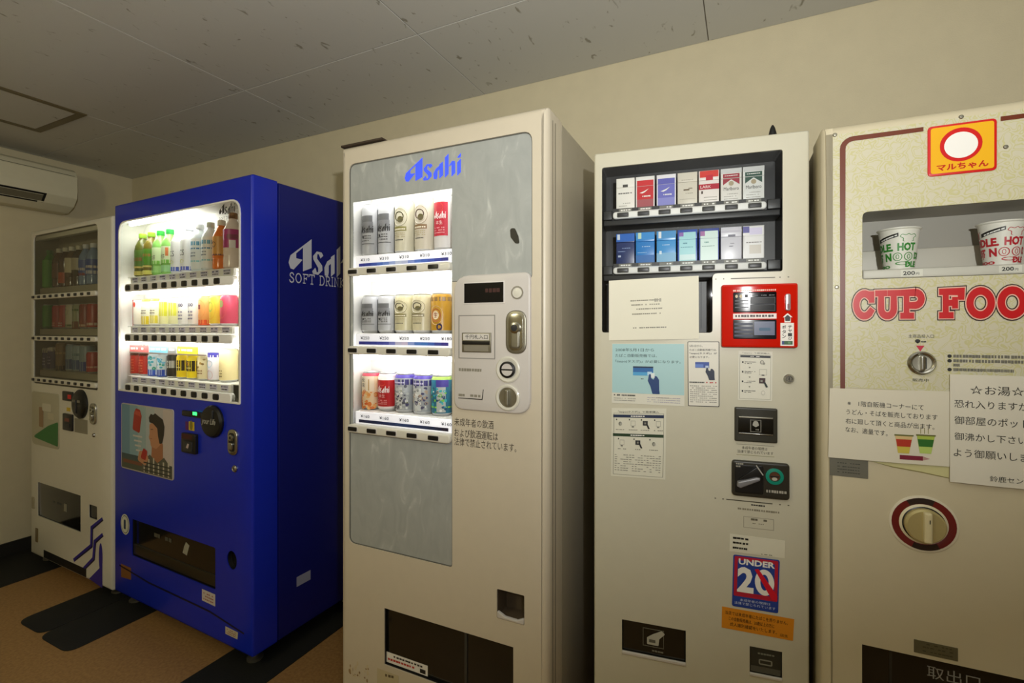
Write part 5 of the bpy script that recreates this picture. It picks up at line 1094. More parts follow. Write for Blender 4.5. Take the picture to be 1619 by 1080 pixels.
b = MB(); x0, x1, a0, a1 = bounds(disp); b.prism(rect(x0, x1, a0 - 0.007, a0 + 0.001), -0.003, 0.001, CTRL, bev=0.0015); b.build('flap_lip', M.root)
b = MB(); b.cavity(inset(ccw(crt), 0.0005), 0.003, 0.05, VOID); b.build('coin_cup', M.root)
b = MB(); i_ = inset(ccw(crt), 0.0015); b.prism(i_, 0.004, 0.008, ink('#34352e', 0.25), bev=0.001); b.dashes(sub(i_, 0.25, 0.8, 0.72, 0.82), 6, ink('#7a7c6e'), 3, 0.0034); b.flat(roundpoly(sub(i_, 0.28, 0.72, 0.34, 0.56), 0.004), ink('#8c8c80'), 0.0034, holes=[list(reversed(inset(ccw(sub(i_, 0.28, 0.72, 0.34, 0.56)), 0.003)))]); b.flat(sub(i_, 0.02, 0.98, 0.02, 0.26), ink('#54534a'), 0.0032); b.build('coin_flap', M.root)
b = MB(); x0, x1, a0, a1 = bounds(crt); b.prism(rect(x0, x1, a0 - 0.006, a0 + 0.001), -0.003, 0.001, CTRL, bev=0.0015); b.build('cup_lip', M.root)
b = MB(); l = M.r(*zD(918, 1062), *zD(960, 1100)); b.flat(ccw(l), ink('#cfc9b0')); b.build('worn_label', M.root)


# ---- notices and stickers on the tobacco machine: things of their own, a paper's thickness off the face
def notice(name, label, cat, Q, m, draw, thick=0.0006, gap=0.0004, r=0.0, group=None, curl=None, lift=0.0):
    c = ctr(Q); W_ = M.world(c[0], -gap - lift, c[1])
    L_ = [(p[0] - c[0], p[1] - c[1]) for p in ccw(Q)]
    b = MB()
    if curl:                                        # a sheet of paper that bows a little off the face
        x0_, x1_, z0_, z1_ = bounds(L_)
        bow = lambda a_, c_: -curl * math.sin(math.pi * (a_ - x0_) / (x1_ - x0_)) ** 2 - curl * 0.7 * max(0, (z0_ + 0.25 * (z1_ - z0_) - c_) / (z1_ - z0_)) ** 1.5
        fn_ = lambda a_, c_, d_: (a_, d_ + bow(a_, c_), c_)
        n = 16
        for i_ in range(n):
            for j_ in range(n):
                q_ = sub(L_, i_ / n, (i_ + 1) / n, j_ / n, (j_ + 1) / n); b.face([fn_(p[0], p[1], -thick) for p in q_], m); b.face([fn_(p[0], p[1], 0) for p in reversed(q_)], m)
    else:
        fn_ = front; b.prism(roundpoly(L_, r) if r else L_, -thick, 0, m, back=True)
    draw(b, L_, lambda **k: dict(d=-thick - 0.0005 - k.get('k', 0) * 0.0003, fn=fn_))
    o_ = b.build(name); o_.location = W_; o_.rotation_euler = (0, 0, M.A)
    return tag(o_, label, cat, group)
def hand(b, q, k, col='#123a74'):                   # a hand holding a card: flat print
    Q_ = q
    b.flat(roundpoly([bil(Q_, .30, 1.0), bil(Q_, .42, 1.0), bil(Q_, .46, .78), bil(Q_, .62, .72), bil(Q_, .66, .92), bil(Q_, .80, .90), bil(Q_, .95, .72), bil(Q_, .96, .2), bil(Q_, 1.0, 0), bil(Q_, .52, 0), bil(Q_, .40, .35), bil(Q_, .22, .66)], 0.002), ink(col), **k)


def d1(b, L, k):
    rows_ = [(0.63, 0.25, 0.58), (0.56, 0.26, 0.58), (0.49, 0.27, 0.61), (0.41, 0.27, 0.60)]
    for i_, (t_, s0, s1) in enumerate(rows_): b.dashes(sub(L, s0, s1, t_, t_ + 0.03), 14, ink('#8c8878'), i_, fill=0.7, **k())
    b.dashes(sub(L, 0.28, 0.66, 0.185, 0.21), 16, ink('#6f6c60'), 4, **k()); b.dashes(sub(L, 0.52, 0.6, 0.6, 0.68), 3, ink('#a09c8c'), 6, **k())
notice('paper_notice', 'blank-looking white paper with faint grey print taped over the dark window', 'notice', [M.P(*zB(*p)) for p in ((150, 532), (789, 520), (787, 72), (150, 108))], PAPER, d1, curl=0.0035, gap=0.0008, lift=0.0)
def d2(b, L, k):
    b.flat(sub(L, 0.005, 0.995, 0.175, 0.995), ink('#a9cfd2'), **k())
    for s_, t_, w_ in (('2008年5月1日から', 0.87, 0.54), ('たばこ自動販売機では、', 0.775, 0.58), ('「taspo(タスポ)」が必要になります。', 0.675, 0.90)): b.text(s_, sub(L, 0.05, 0.05 + w_, t_, t_ + 0.055), ink('#1e3a3c'), bold=0.01, **k(k=1))
    b.flat(sub(L, 0.30, 0.58, 0.475, 0.62), ink('#1f64a8'), **k(k=1)); b.flat(sub(L, 0.30, 0.58, 0.475, 0.53), ink('#4aa0d4'), **k(k=2)); b.flat(sub(L, 0.30, 0.58, 0.60, 0.625), ink('#0c2a4c'), **k(k=2)); b.flat(sub(L, 0.50, 0.56, 0.48, 0.54), ink('#b8d8ec'), **k(k=3))
    hand(b, sub(L, 0.46, 0.67, 0.18, 0.50), k(k=4)); b.dashes(sub(L, 0.41, 0.45, 0.41, 0.43), 2, K, 3, **k(k=1)); b.flat(roundpoly(sub(L, 0.55, 0.60, 0.44, 0.52), 0.002), ink('#dfe8e8'), **k(k=5))
    b.dashes(sub(L, 0.03, 0.34, 0.12, 0.155), 14, ink('#4a4a44'), 5, **k(k=1))
    for j_ in range(3): b.dashes(sub(L, 0.03 if j_ < 2 else 0.6, 0.34 if j_ < 2 else 0.8, 0.04 + 0.035 * j_, 0.06 + 0.035 * j_), 14, ink('#9c9a90'), j_, **k(k=1)); b.dashes(sub(L, 0.5, 0.95, 0.04 + 0.035 * j_, 0.055 + 0.035 * j_), 16, ink('#a8a4b4'), j_ + 4, **k(k=1))
notice('poster', 'pale turquoise poster of a dark blue hand holding a card', 'poster', [M.P(*zB(*p)) for p in ((170, 975), (687, 1000), (687, 555), (172, 555))], ink('#dcdacb'), d2)
def d3(b, L, k):
    b.prism(roundpoly(L, 0.003), k()['d'] + 0.0003, 0.0, ink('#2a2a2a'), holes=[roundpoly(inset(L, 0.0016), 0.002)])
    for s_, t_, w_ in (('5月1日から、', 0.915, 0.42), ('たばこ自動販売機では、', 0.855, 0.86), ('「taspo(タスポ)」が', 0.80, 0.86), ('必要になります。', 0.745, 0.62)): b.text(s_, sub(L, 0.06, 0.06 + w_, t_, t_ + 0.034), ink('#2c2c2a'), bold=0.01, **k(k=1))
    b.flat(sub(L, 0.24, 0.68, 0.595, 0.685), ink('#2c4a9c'), **k(k=1)); b.flat(sub(L, 0.24, 0.5, 0.6, 0.65), ink('#5a7cc8'), **k(k=2)); b.flat(sub(L, 0.56, 0.66, 0.59, 0.63), ink('#b8c8e4'), **k(k=3)); hand(b, sub(L, 0.48, 0.86, 0.41, 0.60), k(k=4), '#18243c')
    b.dashes(sub(L, 0.05, 0.55, 0.355, 0.385), 9, ink('#4a4a44'), 3, **k(k=1)); b.dashes(sub(L, 0.58, 0.92, 0.355, 0.385), 6, ink('#c05a54'), 5, **k(k=1))
    for j_ in range(9): b.dashes(sub(L, 0.07, 0.93, 0.06 + 0.031 * j_, 0.075 + 0.031 * j_), 14, ink('#7c7a72'), j_ + 8, **k(k=1))
notice('poster', 'narrow cream poster with dark border and hand with card, below the red reader\'s left', 'poster', [M.P(*zB(*p)) for p in ((712, 998), (935, 1005), (935, 540), (708, 540))], ink('#e2dfd2'), d3, r=0.003)
def steps(vertical):
    def f(b, L, k):
        b.flat(sub(L, 0.04, 0.96, 0.03, 0.93), ink('#9a9888'), holes=[list(reversed(sub(L, 0.05, 0.95, 0.036, 0.925)))], **k())
        if vertical:
            b.text('「taspo」で簡単購入', sub(L, 0.12, 0.92, 0.945, 0.975), ink('#4a4a44'), bold=0.01, **k()); b.flat(sub(L, 0.06, 0.94, 0.87, 0.915), ink('#23262c'), **k(k=1)); b.dashes(sub(L, 0.36, 0.64, 0.88, 0.905), 5, WI, 4, **k(k=2))
            for j_ in range(4):
                t_ = 0.755 - 0.195 * j_; b.flat(sub(L, 0.11, 0.155, t_, t_ + 0.035), K, **k(k=1)); b.dashes(sub(L, 0.19, 0.52, t_ + 0.015, t_ + 0.035), 8, ink('#55534c'), j_, **k(k=1)); b.dashes(sub(L, 0.19, 0.40, t_ - 0.015, t_ + 0.005), 6, ink('#55534c'), j_ + 5, **k(k=1))
                if j_ < 3: c_ = bil(L, 0.34, t_ - 0.09); b.flat([(c_[0] - 0.0022, c_[1] + 0.0016), (c_[0] + 0.0022, c_[1] + 0.0016), (c_[0], c_[1] - 0.002)], ink('#6a675c'), **k(k=1))
            c_ = bil(L, 0.70, 0.78); b.flat(ellipse(*c_, 0.0042, 0.0052, 14), ink('#77756c'), **k(k=1)); b.flat(ellipse(*c_, 0.003, 0.0038, 14), ink('#c4c2b6'), **k(k=2)); b.flat(ellipse(c_[0] + 0.004, c_[1] - 0.003, 0.0025, 0.003, 10), ink('#8a887c'), **k(k=2))
            b.flat(sub(L, 0.62, 0.84, 0.52, 0.64), ink('#a5a397'), holes=[list(reversed(sub(L, 0.63, 0.83, 0.527, 0.633)))], **k(k=1)); b.flat(sub(L, 0.69, 0.77, 0.51, 0.53), K, **k(k=2))
            b.flat(sub(L, 0.62, 0.80, 0.35, 0.46), ink('#3c1c20'), **k(k=1)); b.flat(sub(L, 0.66, 0.72, 0.38, 0.42), ink('#8a8a80'), **k(k=2)); b.flat([bil(L, .74, .38), bil(L, .80, .38), bil(L, .88, .28), bil(L, .82, .27)], ink('#1c2a22'), **k(k=3))
            b.flat(ellipse(*bil(L, 0.74, 0.16), 0.004, 0.0055, 14), ink('#9c9a8e'), **k(k=1)); b.flat(ellipse(*bil(L, 0.74, 0.16), 0.0034, 0.0048, 14), ink('#e0ddd0'), **k(k=2))
        else:
            b.text('「taspo(タスポ)」で簡単購入', sub(L, 0.12, 0.87, 0.93, 0.965), ink('#2e2e2a'), bold=0.012, **k())
            for t_, col in ((0.865, '#1d2c4c'), (0.59, '#1f3a20')): b.flat(sub(L, 0.03, 0.96, t_, t_ + 0.042), ink(col), **k(k=1)); b.dashes(sub(L, 0.36, 0.62, t_ + 0.01, t_ + 0.032), 6, WI, 3, **k(k=2))
            def ic(s_, t_, kind):
                b.flat(sub(L, s_ - 0.035, s_ - 0.015, t_ + 0.07, t_ + 0.09), K, **k(k=1))
                if kind == 2: b.flat(sub(L, s_, s_ + 0.09, t_, t_ + 0.065), ink('#2c2e30'), **k(k=1)); b.flat([bil(L, s_ + .06, t_ + .02), bil(L, s_ + .09, t_ + .02), bil(L, s_ + .13, t_ - .045), bil(L, s_ + .10, t_ - .05)], ink('#1c1e20'), **k(k=2)); b.flat(sub(L, s_ + .03, s_ + .06, t_ + .02, t_ + .045), ink('#8a8a80'), **k(k=3))
                elif kind == 0: b.flat(ellipse(*bil(L, s_ + 0.045, t_ + 0.02), 0.0042, 0.0055, 12), ink('#77776c'), **k(k=1)); b.flat(ellipse(*bil(L, s_ + 0.055, t_ + 0.015), 0.003, 0.004, 12), ink('#a4a498'), **k(k=2))
                else: b.flat(sub(L, s_, s_ + 0.085, t_ - 0.01, t_ + 0.065), ink('#aaa89c'), holes=[list(reversed(sub(L, s_ + 0.007, s_ + 0.078, t_ - 0.003, t_ + 0.058)))], **k(k=1)); b.flat(sub(L, s_ + 0.02, s_ + 0.06, t_ - 0.03, t_ - 0.015), ink('#6a6a60'), **k(k=1))
                b.dashes(sub(L, s_ - 0.035, s_ + 0.13, t_ - 0.075, t_ - 0.06), 5, ink('#7a786c'), int(s_ * 50), **k(k=1))
            for s_, kd in ((0.12, 0), (0.36, 1), (0.58, 2), (0.82, 1)): ic(s_, 0.755, kd)
            for s_, kd in ((0.16, 1), (0.45, 2), (0.74, 0)): ic(s_, 0.475, kd)
            for j_ in range(8): b.dashes(sub(L, 0.07, 0.93, 0.09 + 0.032 * j_, 0.104 + 0.032 * j_), 16, ink('#86847a'), j_ + 30, fill=0.6, **k(k=1))
    return f
notice('instruction_sheet', 'small white step-by-step sheet with black header under the red reader', 'instruction sheet', [M.P(*zB(*p)) for p in ((1066, 955), (1308, 963), (1312, 612), (1070, 605))], ink('#dedccd'), steps(True))
notice('instruction_sheet', 'white instruction sheet with navy and green header bars below the turquoise poster', 'instruction sheet', [M.P(*zC(*p)) for p in ((163, 685), (550, 713), (558, 207), (170, 203))], ink('#dcdac8'), steps(False))
def d4(b, L, k):
    for t_, n_, s1 in ((0.72, 4, 0.36), (0.45, 5, 0.36), (0.16, 7, 0.34)): b.dashes(sub(L, 0.06, s1, t_, t_ + 0.16), n_, K, 2, fill=0.95, **k())
    b.dashes(sub(L, 0.58, 0.78, 0.04, 0.10), 7, ink('#6a675c'), 5, **k())
notice('address_label', 'blank white label with three short black lines above the age sticker', 'label', [M.P(*zD(*p)) for p in ((863, 275), (1200, 318), (1203, 212), (865, 168))], ink('#dedbc8'), d4)
def d5(b, L, k):
    b.flat(roundpoly(sub(L, 0.03, 0.97, 0.21, 0.98), 0.003), ink('#b81c38'), **k()); b.flat(sub(L, 0.10, 0.90, 0.27, 0.91), ink('#1f3f98'), **k(k=1)); b.flat(sub(L, 0.10, 0.90, 0.27, 0.3), ink('#b81c38'), **k(k=2))
    b.text('UNDER', sub(L, 0.12, 0.90, 0.83, 0.945), WI, bold=0.035, **k(k=3)); b.text('2', sub(L, 0.10, 0.46, 0.30, 0.79), WI, bold=0.04, **k(k=3))
    c_ = bil(L, 0.69, 0.545); w_ = bounds(L)[1] - bounds(L)[0]; h_ = bounds(L)[3] - bounds(L)[2]
    b.flat(ellipse(*c_, 0.20 * w_, 0.245 * h_, 30), WI, holes=[list(reversed(ellipse(*c_, 0.085 * w_, 0.15 * h_, 30)))], **k(k=3))
    b.flat([bil(L, 0.47, 0.77), bil(L, 0.55, 0.79), bil(L, 0.97, 0.33), bil(L, 0.97, 0.24), bil(L, 0.86, 0.24)], ink('#d8102c'), **k(k=5))
    b.text('未成年者の喫煙は', sub(L, 0.17, 0.83, 0.125, 0.175), ink('#c9d4ea'), bold=0.01, **k(k=3)); b.text('法律で禁じられています', sub(L, 0.05, 0.94, 0.055, 0.11), ink('#c9d4ea'), bold=0.01, **k(k=3))
notice('age_sticker', 'red and blue age limit sticker with a struck-through white number', 'sticker', [M.P(*zD(*p)) for p in ((878, 608), (1160, 655), (1170, 330), (887, 295))], ink('#1f3f98'), d5, r=0.005)
def d6(b, L, k):
    b.text('当店では未成年者にたばこを売りません。', sub(L, 0.05, 0.92, 0.68, 0.86), K, bold=0.015, **k()); b.text('この自動販売機は、20歳以上の方に', sub(L, 0.10, 0.74, 0.42, 0.60), K, bold=0.015, **k()); b.text('成人識別確認をいたします。', sub(L, 0.12, 0.78, 0.16, 0.34), K, bold=0.015, **k()); b.text('店主', sub(L, 0.82, 0.93, 0.10, 0.24), K, bold=0.015, **k())
notice('warning_sticker', 'orange sticker with black Japanese lines below the age sticker', 'sticker', [M.P(*zD(*p)) for p in ((815, 740), (1250, 822), (1258, 690), (818, 612))], ink('#d98a1c'), d6)

# ================================================================== cup noodle machine
M = Machine('noodle_vending_machine', 'cream cup noodle vending machine with noodle print and red lettering', 'vending machine', (0.155, 1.27), R(1.66), 0.80, 1.74)
z5, z6, z7, z8 = Z(1270, 150, 3.272), Z(1290, 420, 4.921), Z(1290, 580, 4.921), Z(1270, 740, 3.178)
fx0 = M.P(1303, 400)[0]
wx0 = (M.P(*z5(303, 640))[0] + M.P(*z5(310, 950))[0]) / 2; wz1 = M.P(*z5(310, 607))[1]; wz0 = M.P(*z5(310, 955))[1]; wx1 = 0.70
win = roundpoly(rect(wx0, wx1, wz0, wz1), [0.004, 0.004, 0.012, 0.012])
a0_ = M.P(*z8(297, 877)); disp = rect(a0_[0], 0.66, 0.34, a0_[1] - 0.004)
b = MB(); b.prism(roundpoly(rect(0.0, M.W, 0.05, M.H), 0.006), 0, 0.125, CREAMP, holes=[win, disp], bev=0.020, seg=6, back=True); b.build('door_panel', M.root)
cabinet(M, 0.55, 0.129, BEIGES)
zlow = M.P(1315, 612)[1]
b = MB(); b.prism(rect(0.020, M.W - 0.02, zlow, M.H - 0.022), -0.0012, 0.0005, NOODLE, holes=[win]); b.build('printed_sheet', M.root, label='yellow noodle-print upper sheet')
b = MB(); BR = ink('#6a2c10', 0.4); lz1 = M.P(*z5(330, 218))[1]; lx = M.P(1332.5, 400)[0]; w_ = 0.0105
ln = [(lx, zlow), (lx, lz1 - 0.02)] + [(lx + 0.02 - 0.02 * math.cos(t * math.pi / 10), lz1 - 0.02 + 0.02 * math.sin(t * math.pi / 10)) for t in range(1, 6)] + [(M.P(*z5(608, 185))[0], lz1)]
band(b, ln, w_, BR, -0.0020); band(b, [(M.P(*z5(1036, 118))[0], lz1), (0.72, lz1), (0.72, zlow)], w_, BR, -0.0020); b.build('brown_line_print', M.root)
b = MB(); b.cavity(inset(win, 0.0008), 0.002, 0.118, ink('#a5a096')); b.build('display_lining', M.root)
lz = M.P(*z5(560, 896))[1]
b = MB(); b.prism(rect(wx0 + 0.002, wx1 - 0.002, wz0 + 0.001, lz), 0.0035, 0.115, ink('#cfcabd'), bev=0.003, back=True)
for p in (((520, 936), (604, 908)), ((1032, 914), (1118, 886))):
    x0, x1 = M.P(*z5(*p[0]))[0], M.P(*z5(*p[1]))[0]; z0, z1 = M.P(*z5(p[0][0], p[0][1] - 3))[1], M.P(*z5(p[0][0], p[1][1] + 4))[1]
    b.flat(rect(x0 - 0.004, x1 + 0.006, z0 - 0.003, z1 + 0.003), ink('#e4e0d2'), 0.0030); b.text('200', rect(x0, x0 + (x1 - x0) * 0.74, z0, z1), KB, 0.0026, bold=0.02); b.text('円', rect(x0 + (x1 - x0) * 0.80, x1, z0, z0 + (z1 - z0) * 0.6), KB, 0.0026)
b.build('cup_ledge', M.root, label='cream ledge with price labels')
b = MB(); b.prism(rect(wx0 + 0.002, wx1 - 0.002, lz + 0.001, lz + 0.055), 0.1085, 0.116, ink('#c3bdb0'), bev=0.003, back=True); b.build('cup_backstop', M.root)
b = MB(); b.prism(inset(win, 0.001), 0.0015, 0.003, GLASS); b.build('window_pane', M.root)
# sign with the maker's name
l = [M.P(*z5(*p)) for p in ((640, 175), (1000, 118), (998, 388), (645, 430))]; Q = rect((l[0][0] + l[3][0]) / 2, (l[1][0] + l[2][0]) / 2, (l[2][1] + l[3][1]) / 2, (l[0][1] + l[1][1]) / 2)
b = MB(); b.prism(roundpoly(Q, 0.008), -0.004, 0.001, ink('#d01c1c', 0.3), bev=0.001); b.flat(roundpoly(inset(ccw(Q), 0.0045), 0.005), ink('#f0b41c', 0.3), -0.0046)
c = bil(Q, 0.485, 0.57); w_ = bounds(Q)[1] - bounds(Q)[0]; h_ = bounds(Q)[3] - bounds(Q)[2]
b.flat(ellipse(*c, 0.31 * w_, 0.33 * h_, 36), ink('#d01c1c', 0.3), -0.0050); b.flat(ellipse(c[0], c[1] - 0.01 * h_, 0.245 * w_, 0.255 * h_, 36), WI, -0.0054)
b.text('マルちゃん', sub(Q, 0.13, 0.88, 0.085, 0.215), ink('#c01818', 0.3), -0.0050, bold=0.03); b.build('brand_sign', M.root, label='yellow sign with red border and a white disc')
# lettering
ln, asp = letters('CUP FOODS')
x0 = M.P(*z6(283, 300))[0]; t5 = letters('CUP FO')[1]; x5 = M.P(*z6(1400, 300))[0]; z0, z1 = M.P(*z6(590, 425))[1], M.P(*z6(590, 180))[1]
Q = rect(x0, x0 + (x5 - x0) / t5 * asp, z0, z1)
ln = [l_ for l_ in ln if max(p[0] for p in l_) < letters('CUP FOOD')[1] + 0.01]
b = MB(); b.strokes(ln, 0.365, Q, asp, ink('#2c1a14'), -0.0018); b.strokes(ln, 0.295, Q, asp, ink('#e8b4a0'), -0.0022); b.strokes(ln, 0.225, Q, asp, ink('#c40c14', 0.35), -0.0026); b.build('cup_food_lettering', M.root, label='red slab lettering with dark outline')
b = MB(); Q = M.q(z6(720, 535), z6(918, 535), z6(918, 562), z6(720, 562)); Q = rect(Q[0][0], Q[1][0], Q[0][1], Q[3][1]); b.text('主商品投入口', Q, KB, -0.0018, bold=0.012)
Q = M.r(*z6(775, 575), *z6(860, 605)); b.flat(ellipse(*bil(ccw(Q), 0.2, 0.6), 0.0045, 0.004, 14), K, -0.0018); b.flat(sub(ccw(Q), 0.12, 0.28, 0.0, 0.5), K, -0.0018); b.dashes(sub(ccw(Q), 0.5, 0.98, 0.15, 0.7), 4, KB, 3, -0.0018, fill=0.95)
c = M.P(*z6(812, 645)); b.flat([(c[0] - 0.007, c[1] + 0.006), (c[0] + 0.007, c[1] + 0.006), (c[0], c[1] - 0.006)], ink('#c01c3c'), -0.0018)
b.build('inlet_print', M.root); b = MB(); Q = M.r(*z6(752, 876), *z6(878, 906)); b.text('販売中', ccw(Q), KB, -0.0018, bold=0.02)
b.build('sale_print', M.root); b = MB()
for k, (y_, n_) in enumerate(((705, 30), (742, 30), (776, 5), (812, 27))):
    x0 = M.P(*z6(1020, y_))[0]; zz = M.P(*z6(1330, y_ + 4))[1]; xe = 0.52 if n_ == 30 else M.P(*z6(1120 if n_ == 5 else 1540, y_))[0]
    if n_ != 5: b.flat(ellipse(x0 + 0.004, zz, 0.0036, 0.0036, 12), KB, -0.0018)
    b.dashes(rect(x0 + 0.010, xe, zz - 0.0045, zz + 0.0045), n_ * 2, ink('#6c6a5e'), k, -0.0018, fill=0.85)
b.build('instruction_print', M.root)
c = M.P(*z6(820, 757)); b = MB(); b.dome(c[0], c[1], [(0.024, -0.0012), (0.024, -0.006), (0.021, -0.009), (0.018, -0.008), (0.016, -0.006), (0, -0.005)], [STEEL, CHROME, CHROME, STEEL, STEEL], seg=32); b.prism(roundpoly(rect(c[0] - 0.004, c[0] + 0.004, c[1] - 0.015, c[1] + 0.015), 0.003), -0.014, -0.005, CHROME, bev=0.002); b.flat(rect(c[0] + 0.005, c[0] + 0.0075, c[1] - 0.012, c[1] + 0.012), K, -0.0066); b.build('coin_slot', M.root)
c = M.P(*z8(603, 280)); b = MB(); ro = 0.0555
b.dome(c[0], c[1], [(ro * 1.05, 0), (ro * 1.05, -0.002), (ro * 0.97, -0.003)], ink('#d8d0b8'), seg=40); b.dome(c[0], c[1], [(ro * 0.97, -0.003), (ro * 0.97, -0.0035), (ro * 0.76, -0.0035), (ro * 0.74, -0.003)], ink('#6a1410'), seg=40)
for s_, e_ in ((70, 122), (248, 300)): b.flat(ellipse(c[0], c[1], ro * 0.97, ro * 0.97, 10, R(s_), R(e_)) + list(reversed(ellipse(c[0], c[1], ro * 0.76, ro * 0.76, 10, R(s_), R(e_)))), ink('#2a1a12'), -0.0039)
b.dome(c[0], c[1], [(ro * 0.74, -0.003), (ro * 0.66, -0.005), (ro * 0.66, -0.0055)], ink('#d8cfae'), seg=40); b.dome(c[0], c[1], [(ro * 0.66, -0.0052), (ro * 0.62, -0.0060)], DARK, seg=40)
b.build('knob_ring', M.root); b = MB(); b.dome(c[0], c[1], [(ro * 0.62, -0.005), (ro * 0.62, -0.016), (ro * 0.56, -0.020), (0, -0.020)], mat('brass cream knob', '#c9bb84', 0.3, metal=0.5, noise=0.05), seg=40)
b.prism(roundpoly(rect(c[0] - 0.006, c[0] + 0.008, c[1] - ro * 0.56, c[1] + ro * 0.56), 0.004), -0.030, -0.019, mat('cream knob grip', '#d3c79c', 0.35, noise=0.05), bev=0.004); b.flat(rect(c[0] + 0.002, c[0] + 0.0035, c[1] + 0.010, c[1] + 0.018), K, -0.0305); b.build('vend_knob', M.root, label='cream turning knob')
b = MB(); l = [M.P(*z7(*p)) for p in ((110, 703), (408, 735), (404, 873), (110, 840))]; Q = rect(l[0][0], l[1][0], (l[2][1] + l[3][1]) / 2, (l[0][1] + l[1][1]) / 2); b.prism(Q, -0.001, 0.0005, ink('#77766a', 0.4, 0.3)); [b.dashes(sub(Q, 0.2, 0.8, t_, t_ + 0.08), 9, ink('#4a4a42'), int(t_ * 70), -0.0015) for t_ in (0.2, 0.36, 0.52, 0.72)]; b.build('rating_plate', M.root)
b = MB(); l = [M.P(*z8(*p)) for p in ((557, 857), (778, 908), (778, 975), (557, 920))]; Q = rect(l[0][0], l[1][0], (l[2][1] + l[3][1]) / 2 , (l[0][1] + l[1][1]) / 2); b.prism(Q, -0.001, 0.0005, ink('#6c6850', 0.4, 0.3)); [b.dashes(sub(Q, 0.2, 0.9, t_, t_ + 0.12), 8, ink('#47452f'), int(t_ * 70), -0.0015) for t_ in (0.2, 0.5, 0.75)]; b.build('maker_plate', M.root)
b = MB(); b.cavity(inset(ccw(disp), 0.0008), 0.003, 0.11, VOID); b.build('cup_chute', M.root)
b = MB(); i_ = inset(ccw(disp), 0.002); x0, x1, a0, a1 = bounds(i_); b.prism(i_, 0.008, 0.012, SMOKE, bev=0.001); xs0, xs1 = M.P(*z8(630, 1040))[0], M.P(*z8(900, 1040))[0]; zt_ = M.P(*z8(640, 1003))[1]; zc_ = M.P(*z8(640, 1066))[1]; b.text('取出口', rect(xs0, xs1, zc_, zt_), ink('#8a8a86'), 0.0072, bold=0.015); xb_ = M.P(*z8(445, 1000))[0]; b.prism(rect(xb_ - 0.002, xb_ + 0.002, a0, a1), 0.005, 0.009, ink('#2c2a24')); b.build('takeout_flap', M.root)
b = MB()
for p in ((165, 208), (175, 995), (818, 115), (1048, 270)): c = M.P(*z5(*p)); b.dome(c[0], c[1], [(0.0045, -0.001), (0.003, -0.003), (0, -0.0035)], STEEL, seg=12)
b.build('screws', M.root)
b = MB(); l = [M.P(*z7(*p)) for p in ((430, 735), (1040, 760), (1035, 862), (820, 815), (600, 775))]; b.flat(l, ink('#cdc893'), -0.0006); b.flat([M.P(*z7(*p)) for p in ((430, 735), (600, 775), (820, 815), (1035, 862), (1035, 868), (818, 822), (598, 782))], ink('#8a8250'), -0.0009); b.build('curved_label', M.root)

